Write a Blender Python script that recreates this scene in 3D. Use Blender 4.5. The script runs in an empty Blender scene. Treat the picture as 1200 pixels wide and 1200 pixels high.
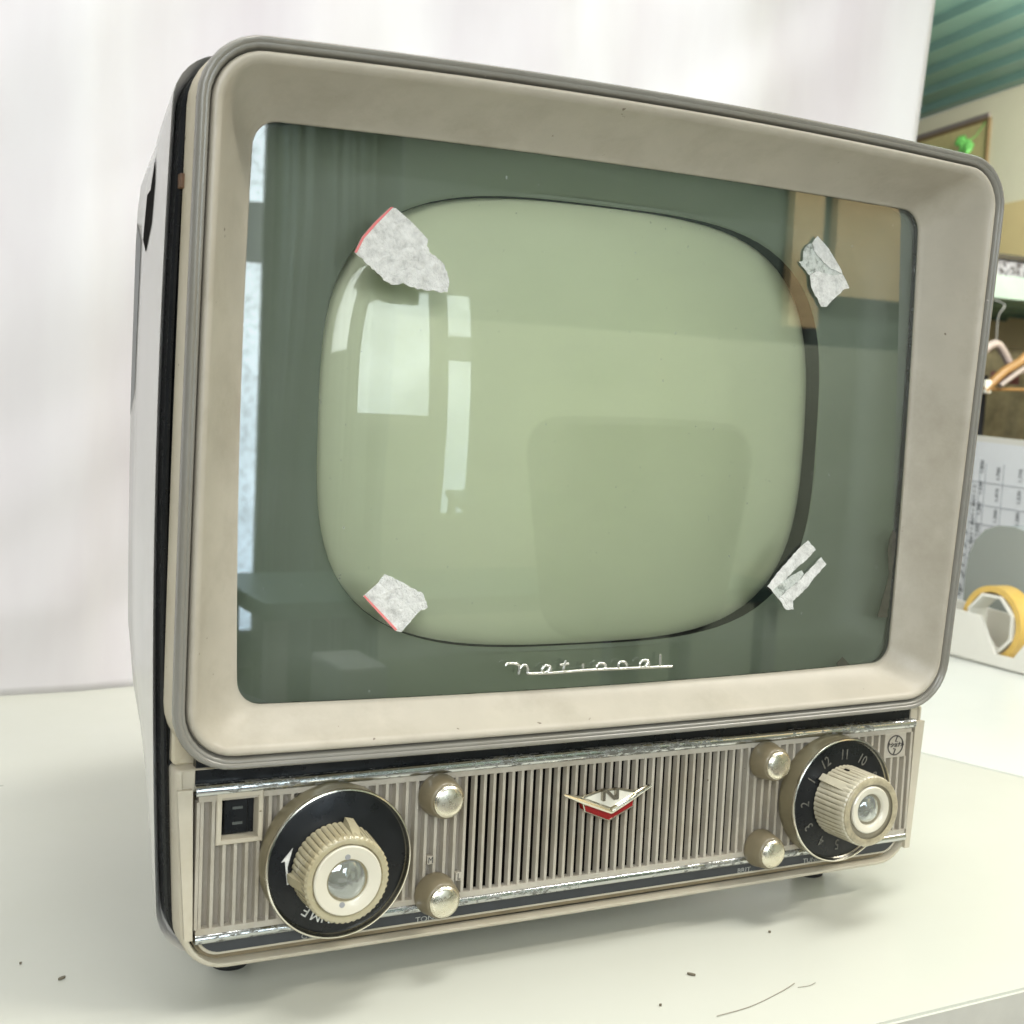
import bpy, bmesh, math, random
from mathutils import Vector, Matrix, noise
random.seed(7)
Z0 = 0.265                       # height of the television's face centre above the table top
PI = math.pi
SC = bpy.context.scene
COL = SC.collection

# ------------------------------------------------------------------ materials
def new_mat(name):
    m = bpy.data.materials.new(name); m.use_nodes = True
    nt = m.node_tree
    return m, nt, nt.nodes["Principled BSDF"]

def noise_node(nt, scale, detail=4, rough=.6, stretch=None, w=0):
    tc = nt.nodes.new("ShaderNodeTexCoord"); mp = nt.nodes.new("ShaderNodeMapping")
    nt.links.new(tc.outputs["Object"], mp.inputs["Vector"])
    if stretch: mp.inputs["Scale"].default_value = stretch
    mp.inputs["Location"].default_value = (w*1.7, w*.9, w*2.3)
    n = nt.nodes.new("ShaderNodeTexNoise"); n.inputs["Scale"].default_value = scale
    n.inputs["Detail"].default_value = detail; n.inputs["Roughness"].default_value = rough
    nt.links.new(mp.outputs["Vector"], n.inputs["Vector"])
    return n

def ramp(nt, src, a, b, ca=(0,0,0,1), cb=(1,1,1,1)):
    r = nt.nodes.new("ShaderNodeValToRGB")
    r.color_ramp.elements[0].position = a; r.color_ramp.elements[1].position = b
    r.color_ramp.elements[0].color = ca; r.color_ramp.elements[1].color = cb
    nt.links.new(src, r.inputs["Fac"])
    return r

def mixc(nt, fac, a, b):
    m = nt.nodes.new("ShaderNodeMix"); m.data_type = 'RGBA'
    for s, v in ((m.inputs[6], a), (m.inputs[7], b)):
        if isinstance(v, tuple): s.default_value = (*v[:3], 1)
        else: nt.links.new(v, s)
    if isinstance(fac, float): m.inputs[0].default_value = fac
    else: nt.links.new(fac, m.inputs[0])
    return m.outputs[2]

def mat(name, col, rough=.5, metal=0, coat=0, stain=None, stain_amt=.5, scale=30, var=.08,
        specks=None, bump=0, bscale=200, stretch=None, rvar=0, spec=None, speck_scale=260, speck_t=.70):
    m, nt, b = new_mat(name)
    b.inputs["Roughness"].default_value = rough
    b.inputs["Metallic"].default_value = metal
    b.inputs["Coat Weight"].default_value = coat
    b.inputs["Coat Roughness"].default_value = .06
    if spec is not None: b.inputs["Specular IOR Level"].default_value = spec
    n = noise_node(nt, scale, 6, .6, stretch)
    lo = tuple(c*(1-var) for c in col); hi = tuple(min(1, c*(1+var)) for c in col)
    r = ramp(nt, n.outputs["Fac"], .3, .7)
    c = mixc(nt, r.outputs["Color"], lo, hi)
    if stain:
        n2 = noise_node(nt, scale*.45, 8, .7, stretch, w=3)
        r2 = ramp(nt, n2.outputs["Fac"], .48, .78)
        mul = nt.nodes.new("ShaderNodeMath"); mul.operation = 'MULTIPLY'; mul.inputs[1].default_value = stain_amt
        nt.links.new(r2.outputs["Color"], mul.inputs[0])
        c = mixc(nt, mul.outputs[0], c, stain)
    if specks:
        n3 = noise_node(nt, speck_scale, 2, .5, None, w=5)
        r3 = ramp(nt, n3.outputs["Fac"], speck_t, speck_t+.04)
        c = mixc(nt, r3.outputs["Color"], c, specks)
    nt.links.new(c, b.inputs["Base Color"])
    if rvar:
        n4 = noise_node(nt, scale*1.5, 5, .6, stretch, w=8)
        r4 = ramp(nt, n4.outputs["Fac"], .3, .7, (max(0, rough-rvar),)*3+(1,), (min(1, rough+rvar),)*3+(1,))
        nt.links.new(r4.outputs["Color"], b.inputs["Roughness"])
    if bump:
        n5 = noise_node(nt, bscale, 4, .6, stretch, w=9)
        bp = nt.nodes.new("ShaderNodeBump"); bp.inputs["Strength"].default_value = bump
        bp.inputs["Distance"].default_value = .001
        nt.links.new(n5.outputs["Fac"], bp.inputs["Height"])
        nt.links.new(bp.outputs["Normal"], b.inputs["Normal"])
    return m

M = {}
M['bezel'] = mat('bezel_plastic', (.425,.387,.310), .42, stain=(.27,.235,.17), stain_amt=.62, scale=38, var=.055, specks=(.13,.10,.07), speck_scale=210, speck_t=.752, bump=.05, bscale=500)
M['cream'] = mat('cream_plastic', (.55,.50,.38), .45, stain=(.40,.33,.19), stain_amt=.6, scale=26, var=.07, specks=(.12,.09,.05), speck_t=.74)
M['frame'] = mat('lower_frame_plastic', (.52,.475,.375), .45, stain=(.40,.33,.20), stain_amt=.5, scale=30, var=.06, specks=(.12,.09,.05), speck_t=.75)
M['slat'] = mat('slat_plastic', (.43,.395,.325), .5, stain=(.28,.23,.15), stain_amt=.7, scale=60, var=.08, specks=(.10,.07,.04), speck_t=.74)
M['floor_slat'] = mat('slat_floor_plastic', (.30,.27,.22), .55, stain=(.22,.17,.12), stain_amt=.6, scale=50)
M['groove'] = mat('brown_groove', (.24,.19,.11), .55, scale=60, var=.15)  # tan-brown tone for the floor of the frame's groove
M['trim'] = mat('grey_trim_moulding', (.225,.215,.185), .24, stain=(.20,.18,.13), stain_amt=.6, scale=30, var=.07, specks=(.55,.53,.48), speck_scale=150, speck_t=.76, bump=.04, bscale=400, coat=.15)
M['black'] = mat('black_plastic', (.007,.008,.009), .30, scale=60, var=.3, rvar=.1, spec=.35)
M['strip'] = mat('dark_label_strip', (.035,.038,.042), .42, scale=60, var=.15, specks=(.10,.10,.10), speck_t=.74)
M['void'] = mat('dark_speaker_cavity', (.005,.004,.003), .9, spec=.1)
M['shell'] = mat('white_painted_metal', (.70,.685,.65), .22, coat=.3, stain=(.50,.48,.42), stain_amt=.4, scale=12, var=.03, specks=(.15,.12,.10), speck_scale=120, speck_t=.78)
M['knobbody'] = mat('aged_tan_plastic', (.185,.155,.095), .38, stain=(.17,.13,.07), stain_amt=.6, scale=70, var=.12, coat=.2)
M['knobcap'] = mat('brushed_gold_cap', (.80,.76,.63), .27, metal=1, scale=150, var=.08, stain=(.40,.33,.18), stain_amt=.5, rvar=.08)
M['gold'] = mat('worn_gold_ring', (.78,.755,.66), .20, metal=1, scale=80, var=.08, stain=(.45,.38,.22), stain_amt=.5, rvar=.08)
M['olive'] = mat('tarnished_gold_side', (.28,.245,.155), .34, metal=.35, scale=60, var=.12)
M['flute'] = mat('yellowed_clear_plastic', (.43,.385,.25), .24, coat=.6, scale=90, var=.10, stain=(.36,.28,.13), stain_amt=.75, rvar=.06)
M['flute2'] = mat('pale_fluted_plastic', (.53,.49,.37), .24, coat=.6, scale=90, var=.10, stain=(.36,.31,.19), stain_amt=.7, rvar=.06)
M['rimclear'] = mat('tan_clear_rim', (.40,.35,.23), .2, coat=.8, scale=220, var=.25, bump=.3, bscale=500)
M['disc'] = mat('ivory_disc', (.66,.62,.50), .30, scale=40, var=.03, coat=.6)
M['mark'] = mat('silver_lettering', (.62,.62,.58), .45, scale=300, var=.25)
M['dimmark'] = mat('faded_lettering', (.34,.34,.31), .5, scale=400, var=.4)
M['dim'] = mat('worn_grey_numerals', (.13,.125,.105), .5, scale=400, var=.45)
M['ink'] = mat('dark_ink', (.05,.045,.04), .6)
M['chrome'] = mat('chrome', (.78,.78,.76), .12, metal=1, scale=200, var=.05)
M['scriptmetal'] = mat('bright_script_metal', (.80,.80,.74), .22, metal=.85, scale=200, var=.05)
M['red'] = mat('red_enamel', (.30,.008,.010), .25, coat=.5, var=.15, scale=300)
M['badgewhite'] = mat('cream_enamel', (.74,.71,.60), .3, coat=.4, var=.05)
M['table'] = mat('laminate', (.555,.565,.495), .36, scale=3.0, var=.02, stain=(.52,.52,.43), stain_amt=.5, specks=(.30,.27,.20), speck_scale=55, speck_t=.80, bump=.02, bscale=60, coat=.08, rvar=.10)
M['table2'] = mat('laminate_two', (.62,.645,.60), .36, scale=3.0, var=.02, specks=(.30,.27,.20), speck_scale=55, speck_t=.80, bump=.02, bscale=60, coat=.08, rvar=.10)
M['edge'] = mat('table_edge_band', (.50,.49,.43), .5)
M['greymetal'] = mat('grey_frame', (.22,.22,.22), .5)
M['deepblack'] = mat('matt_black_liner', (.003,.003,.003), .9, spec=.1)
M['rubber'] = mat('rubber', (.012,.012,.012), .6)
M['paper'] = mat('white_paper', (.78,.80,.81), .7, var=.02)
M['pink'] = mat('pink_tape_edge', (.70,.20,.19), .6)
M['brown'] = mat('brown_tape_residue', (.085,.062,.042), .7, scale=120, var=.3)
M['teal'] = mat('teal_painted_steel', (.13,.24,.21), .4, scale=8, var=.08)
M['mint'] = mat('pale_mint_lip', (.22,.29,.26), .4, scale=20, var=.06)
M['wall'] = mat('pale_yellow_wall', (.86,.81,.62), .8, scale=6, var=.03)
M['tan'] = mat('tan_wall', (.76,.60,.31), .8, scale=6, var=.05)
M['doorbrown'] = mat('brown_trim', (.22,.15,.07), .5)
M['wood'] = mat('hanger_wood', (.24,.13,.045), .4, scale=40, stretch=(1,1,6), var=.2)
M['whiteplastic'] = mat('white_plastic', (.74,.73,.66), .35, scale=20, var=.03)
M['yellowtape'] = mat('yellow_tape', (.66,.44,.10), .35, scale=90, var=.06, coat=.3)
M['khaki'] = mat('khaki_cloth', (.15,.13,.075), .9, scale=30, var=.35)
M['darkcloth'] = mat('black_cloth', (.010,.012,.020), .9)
M['maroon'] = mat('maroon_cloth', (.14,.05,.05), .9, var=.2)
M['pinkplastic'] = mat('pale_pink_plastic', (.28,.235,.225), .4)
M['green'] = mat('bright_green_plastic', (.16,.50,.12), .5, scale=60, var=.3)
M['silverprint'] = mat('silver_print', (.17,.175,.20), .35, scale=160, var=.6, specks=(.03,.03,.04), speck_scale=110, speck_t=.52)
M['boxblack'] = mat('black_box', (.02,.02,.02), .3)
M['darkfabric'] = mat('dark_chair_fabric', (.045,.05,.042), .9)
M['curtain'] = mat('dark_green_curtain', (.10,.135,.145), .8, scale=10, var=.2)
M['darkwall'] = mat('dark_green_wall', (.075,.105,.090), .8, scale=2, var=.1)
M['beige'] = mat('beige_door', (.62,.46,.25), .6, var=.05)
M['alu'] = mat('window_frame', (.35,.36,.36), .5)
M['greyvent'] = mat('grey_recess', (.30,.30,.30), .6)
M['hair'] = mat('hair_fibre', (.25,.23,.18), .6)
M['print'] = mat('grey_print', (.13,.14,.15), .7)
M['crumb'] = mat('dark_crumb', (.15,.13,.09), .8)

# grime that sits in the grooves of the fluted knobs
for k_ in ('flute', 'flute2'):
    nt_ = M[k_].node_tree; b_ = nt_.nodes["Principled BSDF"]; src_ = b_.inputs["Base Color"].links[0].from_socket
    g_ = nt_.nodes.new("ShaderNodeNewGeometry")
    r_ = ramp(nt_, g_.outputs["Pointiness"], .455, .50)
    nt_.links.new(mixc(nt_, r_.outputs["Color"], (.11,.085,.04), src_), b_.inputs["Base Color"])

# pitted chrome: bright metal with patches of dull grey corrosion
def pitted():
    m, nt, b = new_mat('pitted_chrome')
    n = noise_node(nt, 560, 4, .7, (.35,1,1)); n2 = noise_node(nt, 17, 3, .5, w=4)
    add = nt.nodes.new("ShaderNodeMath"); add.operation = 'ADD'
    sc = nt.nodes.new("ShaderNodeMath"); sc.operation = 'MULTIPLY'; sc.inputs[1].default_value = .75
    nt.links.new(n2.outputs["Fac"], sc.inputs[0]); nt.links.new(n.outputs["Fac"], add.inputs[0]); nt.links.new(sc.outputs[0], add.inputs[1])
    r = ramp(nt, add.outputs[0], .90, 1.0)
    nt.links.new(mixc(nt, r.outputs["Color"], (.55,.57,.56), (.17,.165,.14)), b.inputs["Base Color"])
    r2 = ramp(nt, r.outputs["Color"], 0, 1, (.16,.16,.16,1), (.75,.75,.75,1)); nt.links.new(r2.outputs["Color"], b.inputs["Roughness"])
    r3 = ramp(nt, r.outputs["Color"], 0, 1, (1,1,1,1), (.3,.3,.3,1)); nt.links.new(r3.outputs["Color"], b.inputs["Metallic"])
    bp = nt.nodes.new("ShaderNodeBump"); bp.inputs["Strength"].default_value = .16; bp.inputs["Distance"].default_value = .0004
    nt.links.new(add.outputs[0], bp.inputs["Height"]); nt.links.new(bp.outputs["Normal"], b.inputs["Normal"])
    return m
M['pitted'] = pitted()

# worn paper tape: cloudy white, thin patches let the glass show through
def tape_mat(name, lo, hi, alpha_lo):
    m, nt, b = new_mat(name)
    n = noise_node(nt, 190, 8, .72); r = ramp(nt, n.outputs["Fac"], .35, .65)
    nt.links.new(mixc(nt, r.outputs["Color"], lo, hi), b.inputs["Base Color"])
    r2 = ramp(nt, n.outputs["Fac"], .30, .48, (alpha_lo,)*3+(1,), (1,1,1,1)); nt.links.new(r2.outputs["Color"], b.inputs["Alpha"])
    b.inputs["Roughness"].default_value = .75
    bp = nt.nodes.new("ShaderNodeBump"); bp.inputs["Strength"].default_value = .9; bp.inputs["Distance"].default_value = .0022
    vz = nt.nodes.new("ShaderNodeTexVoronoi"); vz.feature = 'DISTANCE_TO_EDGE'; vz.inputs["Scale"].default_value = 95
    wn = noise_node(nt, 60, 3, .6, w=2); va = nt.nodes.new("ShaderNodeVectorMath"); va.operation = 'MULTIPLY_ADD'; va.inputs[1].default_value = (.03,)*3
    tcv = nt.nodes.new("ShaderNodeTexCoord"); nt.links.new(wn.outputs["Color"], va.inputs[0]); nt.links.new(tcv.outputs["Object"], va.inputs[2]); nt.links.new(va.outputs[0], vz.inputs["Vector"])
    vr = ramp(nt, vz.outputs["Distance"], 0, .12); ah = nt.nodes.new("ShaderNodeMath"); ah.operation = 'MULTIPLY_ADD'; ah.inputs[1].default_value = .10
    nt.links.new(vr.outputs[0], ah.inputs[0]); nt.links.new(n.outputs["Fac"], ah.inputs[2]); nt.links.new(ah.outputs[0], bp.inputs["Height"]); nt.links.new(bp.outputs["Normal"], b.inputs["Normal"])
    return m
M['tape'] = tape_mat('peeled_paper_tape', (.60,.60,.565), (.84,.84,.80), .85)
M['tapethin'] = tape_mat('thin_clear_tape', (.45,.49,.43), (.72,.74,.70), .08)

def clear_mat(name, tint, refl=.06, rough=0.0, haze=None):
    m = bpy.data.materials.new(name); m.use_nodes = True; nt = m.node_tree; nt.nodes.clear()
    out = nt.nodes.new("ShaderNodeOutputMaterial"); mix = nt.nodes.new("ShaderNodeMixShader")
    tr = nt.nodes.new("ShaderNodeBsdfTransparent"); tr.inputs[0].default_value = (*tint, 1)
    gl = nt.nodes.new("ShaderNodeBsdfGlossy"); gl.inputs["Roughness"].default_value = rough; gl.inputs["Color"].default_value = (.95,1,1,1)
    fr = nt.nodes.new("ShaderNodeFresnel"); fr.inputs["IOR"].default_value = 1.52
    ma = nt.nodes.new("ShaderNodeMath"); ma.operation = 'MULTIPLY'; ma.inputs[1].default_value = refl/.043
    nt.links.new(fr.outputs[0], ma.inputs[0]); nt.links.new(ma.outputs[0], mix.inputs[0])
    src = tr.outputs[0]
    if haze:
        df = nt.nodes.new("ShaderNodeBsdfDiffuse"); df.inputs[0].default_value = (*haze[0], 1)
        m2 = nt.nodes.new("ShaderNodeMixShader"); m2.inputs[0].default_value = haze[1]
        nt.links.new(tr.outputs[0], m2.inputs[1]); nt.links.new(df.outputs[0], m2.inputs[2]); src = m2.outputs[0]
    nt.links.new(src, mix.inputs[1]); nt.links.new(gl.outputs[0], mix.inputs[2]); nt.links.new(mix.outputs[0], out.inputs[0])
    return m
M['glass'] = clear_mat('safety_glass', (.95,.97,.94), .095, haze=((.70,.72,.68), 0.0))
def dusty(m):
    nt = m.node_tree; mx = [n for n in nt.nodes if n.type == 'MIX_SHADER' and n.inputs[2].links[0].from_node.type == 'BSDF_DIFFUSE'][0]
    n1 = noise_node(nt, 330, 2, .5, w=2); r1 = ramp(nt, n1.outputs["Fac"], .735, .80)
    n2 = noise_node(nt, 14, 6, .65, (1,1,2.2), w=6); r2 = ramp(nt, n2.outputs["Fac"], .42, .80, (.002,)*3+(1,), (.030,)*3+(1,))
    sc = nt.nodes.new("ShaderNodeMath"); sc.operation = 'MULTIPLY'; sc.inputs[1].default_value = .28
    ad = nt.nodes.new("ShaderNodeMath"); ad.operation = 'ADD'
    nt.links.new(r1.outputs[0], sc.inputs[0]); nt.links.new(sc.outputs[0], ad.inputs[0]); nt.links.new(r2.outputs[0], ad.inputs[1])
    nt.links.new(ad.outputs[0], mx.inputs[0])
dusty(M['glass'])
M['jewel'] = clear_mat('clear_jewel', (.80,.84,.80), .22, .05, ((.55,.57,.52), .30))
M['frost'] = clear_mat('frosted_plastic', (.80,.84,.82), .06, .2, ((.50,.53,.48), .62))

# green screen mask
M['mask'] = mat('grey_green_mask', (.205,.228,.172), .5, scale=14, var=.06, specks=(.28,.30,.24), speck_scale=330, speck_t=.77)

def phosphor():
    m, nt, b = new_mat('picture_tube_face')
    tc = nt.nodes.new("ShaderNodeTexCoord")
    n = noise_node(nt, 9, 4, .5)
    r = ramp(nt, n.outputs["Fac"], .3, .75)
    c = mixc(nt, r.outputs["Color"], (.71,.73,.50), (.79,.80,.56))
    nt.links.new(c, b.inputs["Base Color"])
    b.inputs["Roughness"].default_value = .5
    b.inputs["Coat Weight"].default_value = 1; b.inputs["Coat Roughness"].default_value = .02
    b.inputs["Coat IOR"].default_value = 1.55
    return m
M['phosphor'] = phosphor()

def emit(name, col, s):
    m = bpy.data.materials.new(name); m.use_nodes = True; nt = m.node_tree; nt.nodes.clear()
    o = nt.nodes.new("ShaderNodeOutputMaterial"); e = nt.nodes.new("ShaderNodeEmission")
    e.inputs[0].default_value = (*col, 1); e.inputs[1].default_value = s
    nt.links.new(e.outputs[0], o.inputs[0]); return m
def pane_emit(name, s0, s1, z0, z1):
    m = emit(name, (1,1,1), 1); nt = m.node_tree; e = [n for n in nt.nodes if n.type == 'EMISSION'][0]
    tc = nt.nodes.new("ShaderNodeTexCoord"); sp = nt.nodes.new("ShaderNodeSeparateXYZ"); nt.links.new(tc.outputs["Object"], sp.inputs[0])
    mr = nt.nodes.new("ShaderNodeMapRange"); nt.links.new(sp.outputs["Z"], mr.inputs[0])
    for i, v in enumerate((z0, z1, s0, s1)): mr.inputs[i+1].default_value = v
    n = noise_node(nt, 55, 3, .6); r = ramp(nt, n.outputs["Fac"], .33, .55, (.66,)*3+(1,), (1,1,1,1))
    n2 = noise_node(nt, 3, 3, .6, w=4); r2 = ramp(nt, n2.outputs["Fac"], .35, .65, (.70,)*3+(1,), (1,1,1,1))
    a_ = nt.nodes.new("ShaderNodeMath"); a_.operation = 'MULTIPLY'; b_ = nt.nodes.new("ShaderNodeMath"); b_.operation = 'MULTIPLY'
    nt.links.new(mr.outputs[0], a_.inputs[0]); nt.links.new(r.outputs[0], a_.inputs[1]); nt.links.new(a_.outputs[0], b_.inputs[0]); nt.links.new(r2.outputs[0], b_.inputs[1])
    nt.links.new(b_.outputs[0], e.inputs[1])
    mc = nt.nodes.new("ShaderNodeMapRange"); nt.links.new(sp.outputs["Z"], mc.inputs[0]); mc.inputs[1].default_value = z0; mc.inputs[2].default_value = z1
    nt.links.new(mixc(nt, mc.outputs[0], (.62,.80,1.0), (.86,.95,1.0)), e.inputs[0])
    return m
M['daylight'] = pane_emit('daylit_pane', 5.5, 12.5, .10, 1.2)
M['daylight2'] = emit('daylit_blind', (.75,.80,.78), 1.6)

def fabric():
    m, nt, b = new_mat('white_sheet')
    n = noise_node(nt, 5.0, 4, .5, (1.3,1,.35))
    r = ramp(nt, n.outputs["Fac"], .35, .62)
    nt.links.new(mixc(nt, r.outputs["Color"], (.58,.545,.565), (.69,.685,.69)), b.inputs["Base Color"])
    b.inputs["Roughness"].default_value = .75
    b.inputs["Sheen Weight"].default_value = .2
    n5 = noise_node(nt, 900, 2, .5); bp = nt.nodes.new("ShaderNodeBump"); bp.inputs["Strength"].default_value = .05
    nt.links.new(n5.outputs["Fac"], bp.inputs["Height"]); nt.links.new(bp.outputs["Normal"], b.inputs["Normal"])
    return m
M['sheet'] = fabric()

# ------------------------------------------------------------------ object helpers
def thing(name, label, cat, loc=(0,0,0), group=None):
    o = bpy.data.objects.new(name, None); COL.objects.link(o)
    o.empty_display_size = .02
    o.location = loc; o["label"] = label; o["category"] = cat
    if group: o["group"] = group
    return o

def tag(o, label, cat, group=None):
    o["label"] = label; o["category"] = cat
    if group: o["group"] = group
    return o

def root_of(o):
    p = Vector((0,0,0))
    while o is not None:
        p += o.location; o = o.parent
    return p

def obj(name, bm, m, parent=None, smooth=None, label=None, base=None):
    """bm holds world coordinates; the mesh is stored relative to its parent (or to base)."""
    off = root_of(parent) if parent else Vector(base or (0,0,0))
    bmesh.ops.translate(bm, verts=bm.verts, vec=-off)
    bmesh.ops.recalc_face_normals(bm, faces=bm.faces)
    me = bpy.data.meshes.new(name); bm.to_mesh(me); bm.free()
    ms = m if isinstance(m, (list, tuple)) else [m]
    for k in ms: me.materials.append(M[k] if isinstance(k, str) else k)
    o = bpy.data.objects.new(name, me); COL.objects.link(o)
    if parent: o.parent = parent
    else: o.location = off
    if label: o["label"] = label
    if smooth is not None:
        for p in me.polygons: p.use_smooth = True
        if smooth < 179:
            me.set_sharp_from_angle(angle=math.radians(smooth))
    return o

def V(x, y, z): return Vector((x, y, z + Z0))      # television coordinates -> world

def add_box(bm, x0, x1, y0, y1, z0, z1, tv=True, bevel=0, taper=0, mi=0):
    f = V if tv else (lambda x,y,z: Vector((x,y,z)))
    v = [bm.verts.new(f(*p)) for p in ((x0+taper,y0,z0+taper),(x1-taper,y0,z0+taper),(x1,y1,z0),(x0,y1,z0),(x0+taper,y0,z1-taper),(x1-taper,y0,z1-taper),(x1,y1,z1),(x0,y1,z1))]
    fs = [bm.faces.new([v[i] for i in q]) for q in ((0,1,5,4),(1,2,6,5),(2,3,7,6),(3,0,4,7),(4,5,6,7),(3,2,1,0))]
    for q in fs: q.material_index = mi
    if bevel:
        bmesh.ops.bevel(bm, geom=list({e for q in fs for e in q.edges}), offset=bevel, segments=2, affect='EDGES', profile=.5)

def loft(bm, rings, closed=True, cap0=False, cap1=False, mi=0):
    R_ = [[bm.verts.new(p) for p in r] for r in rings]
    n = len(R_[0])
    for a, b in zip(R_, R_[1:]):
        for i in range(n if closed else n-1):
            j = (i+1) % n
            try: bm.faces.new((a[i], a[j], b[j], b[i])).material_index = mi
            except ValueError: pass
    if cap0: bm.faces.new(R_[0]).material_index = mi
    if cap1: bm.faces.new(R_[-1]).material_index = mi
    return R_

def outline(xlB, xlT, xrB, xrT, zb, zt, rB, rT, bows=(0,0,0,0), n=14, seg=8):
    """rounded, slightly bowed quadrilateral in (x, z); order BL, BR, TR, TL. bows = left,bottom,right,top."""
    C_ = [Vector((xlB,zb)), Vector((xrB,zb)), Vector((xrT,zt)), Vector((xlT,zt))]
    rr = [rB, rB, rT, rT]; bw = [bows[1], bows[2], bows[3], bows[0]]   # after BL: bottom, right, top, left
    out = []; ends = []
    for i in range(4):
        P_, A_, B_ = C_[i], C_[i-1], C_[(i+1) % 4]
        p0 = P_ + (A_-P_).normalized()*rr[i]; p3 = P_ + (B_-P_).normalized()*rr[i]
        ends.append((p0, P_, p3))
    for i in range(4):
        p0, P_, p3 = ends[i]; k = .5523
        c1 = p0.lerp(P_, k); c2 = p3.lerp(P_, k)
        for s in range(seg+1):
            t = s/seg
            out.append(p0*(1-t)**3 + c1*3*t*(1-t)**2 + c2*3*t*t*(1-t) + p3*t**3)
        q = ends[(i+1) % 4][0]; d = (q-p3)
        nrm = Vector((d.y, -d.x)).normalized()
        for s in range(1, n):
            t = s/n
            out.append(p3.lerp(q, t) + nrm*bw[i]*(1-(2*t-1)**2))
    # soften the join between bowed edges and corners
    return [(p.x, p.y) for p in out]

def ring(ol, yf):
    return [V(x, yf(x, z) if callable(yf) else yf, z) for x, z in ol]

def lathe(bm, cx, cz, y0, prof, seg=48, flute=0, nfl=0, sx=0, mi=0, cap=True, start=0):
    """revolve (radius, height toward the viewer) about the axis pointing at -Y."""
    rings = []
    for r, h, *f in prof:
        fl = flute if (f and f[0]) else 0
        rg = []
        for i in range(seg):
            a = start + 2*PI*i/seg
            rr = r + (fl*(2*abs(math.cos(nfl*a/2))**.7-1.4) if fl else 0)
            rg.append(V(cx + rr*math.cos(a) + sx*h, y0-h, cz + rr*math.sin(a)))
        rings.append(rg)
    return loft(bm, rings, cap1=cap, mi=mi)

def prism(bm, pts, y0, y1, mi=0, tv=True):
    """extrude an (x,z) polygon from y0 (front) to y1 (back)."""
    f = V if tv else (lambda x,y,z: Vector((x,y,z)))
    a = [bm.verts.new(f(x,y0,z)) for x, z in pts]; b = [bm.verts.new(f(x,y1,z)) for x, z in pts]
    bm.faces.new(a).material_index = mi; bm.faces.new(b[::-1]).material_index = mi
    for i in range(len(pts)):
        j = (i+1) % len(pts); bm.faces.new((a[i], b[i], b[j], a[j])).material_index = mi

def tube(bm, pts, r, seg=8, mi=0, caps=True):
    pts = [Vector(p) for p in pts]
    rings = []
    for i, p in enumerate(pts):
        d = (pts[min(i+1, len(pts)-1)] - pts[max(i-1, 0)]).normalized()
        up = Vector((0,1,0)) if abs(d.y) < .9 else Vector((1,0,0))
        u = d.cross(up).normalized(); w = d.cross(u).normalized()
        rr = r[i] if isinstance(r, (list, tuple)) else r
        rings.append([p + (u*math.cos(2*PI*k/seg) + w*math.sin(2*PI*k/seg))*rr for k in range(seg)])
    loft(bm, rings, cap0=caps, cap1=caps, mi=mi)

def smooth_path(pts, sub=5):
    P_ = [Vector(p) for p in pts]; out = []
    for i in range(len(P_)-1):
        a = P_[max(i-1,0)]; b = P_[i]; c = P_[i+1]; d = P_[min(i+2, len(P_)-1)]
        for s in range(sub):
            t = s/sub
            out.append(.5*((2*b)+(c-a)*t+(2*a-5*b+4*c-d)*t*t+(3*b-3*c+d-a)*t**3))
    out.append(P_[-1]); return out

FACE = Matrix(((1,0,0,0),(0,0,-1,0),(0,1,0,0),(0,0,0,1)))    # text laid on a plane that faces -Y
def add_text(bm, s, size, mtx, ext=.0001, mi=0, align='CENTER', shear=0, sx=1.0, bold=0):
    cu = bpy.data.curves.new('lettering', 'FONT'); cu.body = s; cu.size = size
    cu.align_x = align; cu.align_y = 'CENTER'; cu.extrude = ext; cu.shear = shear; cu.offset = bold
    cu.resolution_u = 3
    o = bpy.data.objects.new('lettering', cu); COL.objects.link(o)
    bpy.context.view_layer.update()
    dg = bpy.context.evaluated_depsgraph_get()
    me = bpy.data.meshes.new_from_object(o.evaluated_get(dg))
    me.transform(mtx @ Matrix.Diagonal((sx,1,1,1)))
    n0 = len(bm.faces); bm.from_mesh(me); bm.faces.ensure_lookup_table()
    for f in bm.faces[n0:]: f.material_index = mi
    bpy.data.objects.remove(o); bpy.data.curves.remove(cu); bpy.data.meshes.remove(me)

def face_mtx(x, y, z, ang=0):
    return Matrix.Translation(V(x, y, z)) @ FACE @ Matrix.Rotation(ang, 4, 'Z')

def lean(z): return -.06*z

# ================================================================== TELEVISION
TV = thing('television', 'old cream portable television with green screen, grille of slats and two big dials', 'television', (0,.08,0))

# ---- cabinet shell (tapers to the back)
bm = bmesh.new()
def cab(y, hw, zb, zt, rB, rT, tp=.007, ln=1, bow=.004):
    return ring(outline(-hw+tp, -hw, hw-tp, hw, zb, zt, rB, rT, (bow,0,bow,.004)), lambda x, z: y+lean(z)*ln)
loft(bm, [cab(.0105,.2238,-.2445,.147,.026,.022), cab(.0045,.2262,-.2470,.1495,.026,.022), cab(.0035,.2268,-.2475,.150,.026,.022), cab(.0065,.2270,-.2475,.1505,.028,.024),
          cab(.025,.2270,-.2475,.1505,.095,.036,tp=.005,bow=.003), cab(.040,.2272,-.2475,.1500,.130,.05,tp=.003,bow=.002), cab(.0560,.2274,-.2475,.1490,.150,.060, ln=.3,tp=.001,bow=.001), cab(.066,.2240,-.2475,.1490,.152,.064, ln=.3,tp=.001,bow=0), cab(.10,.212,-.2470,.147,.14,.07, ln=.3,bow=0),
          cab(.22,.190,-.235,.135,.10,.07, ln=0), cab(.30,.150,-.19,.105,.08,.06, ln=0), cab(.33,.085,-.12,.05,.05,.05, ln=0)], cap1=True)
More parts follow.
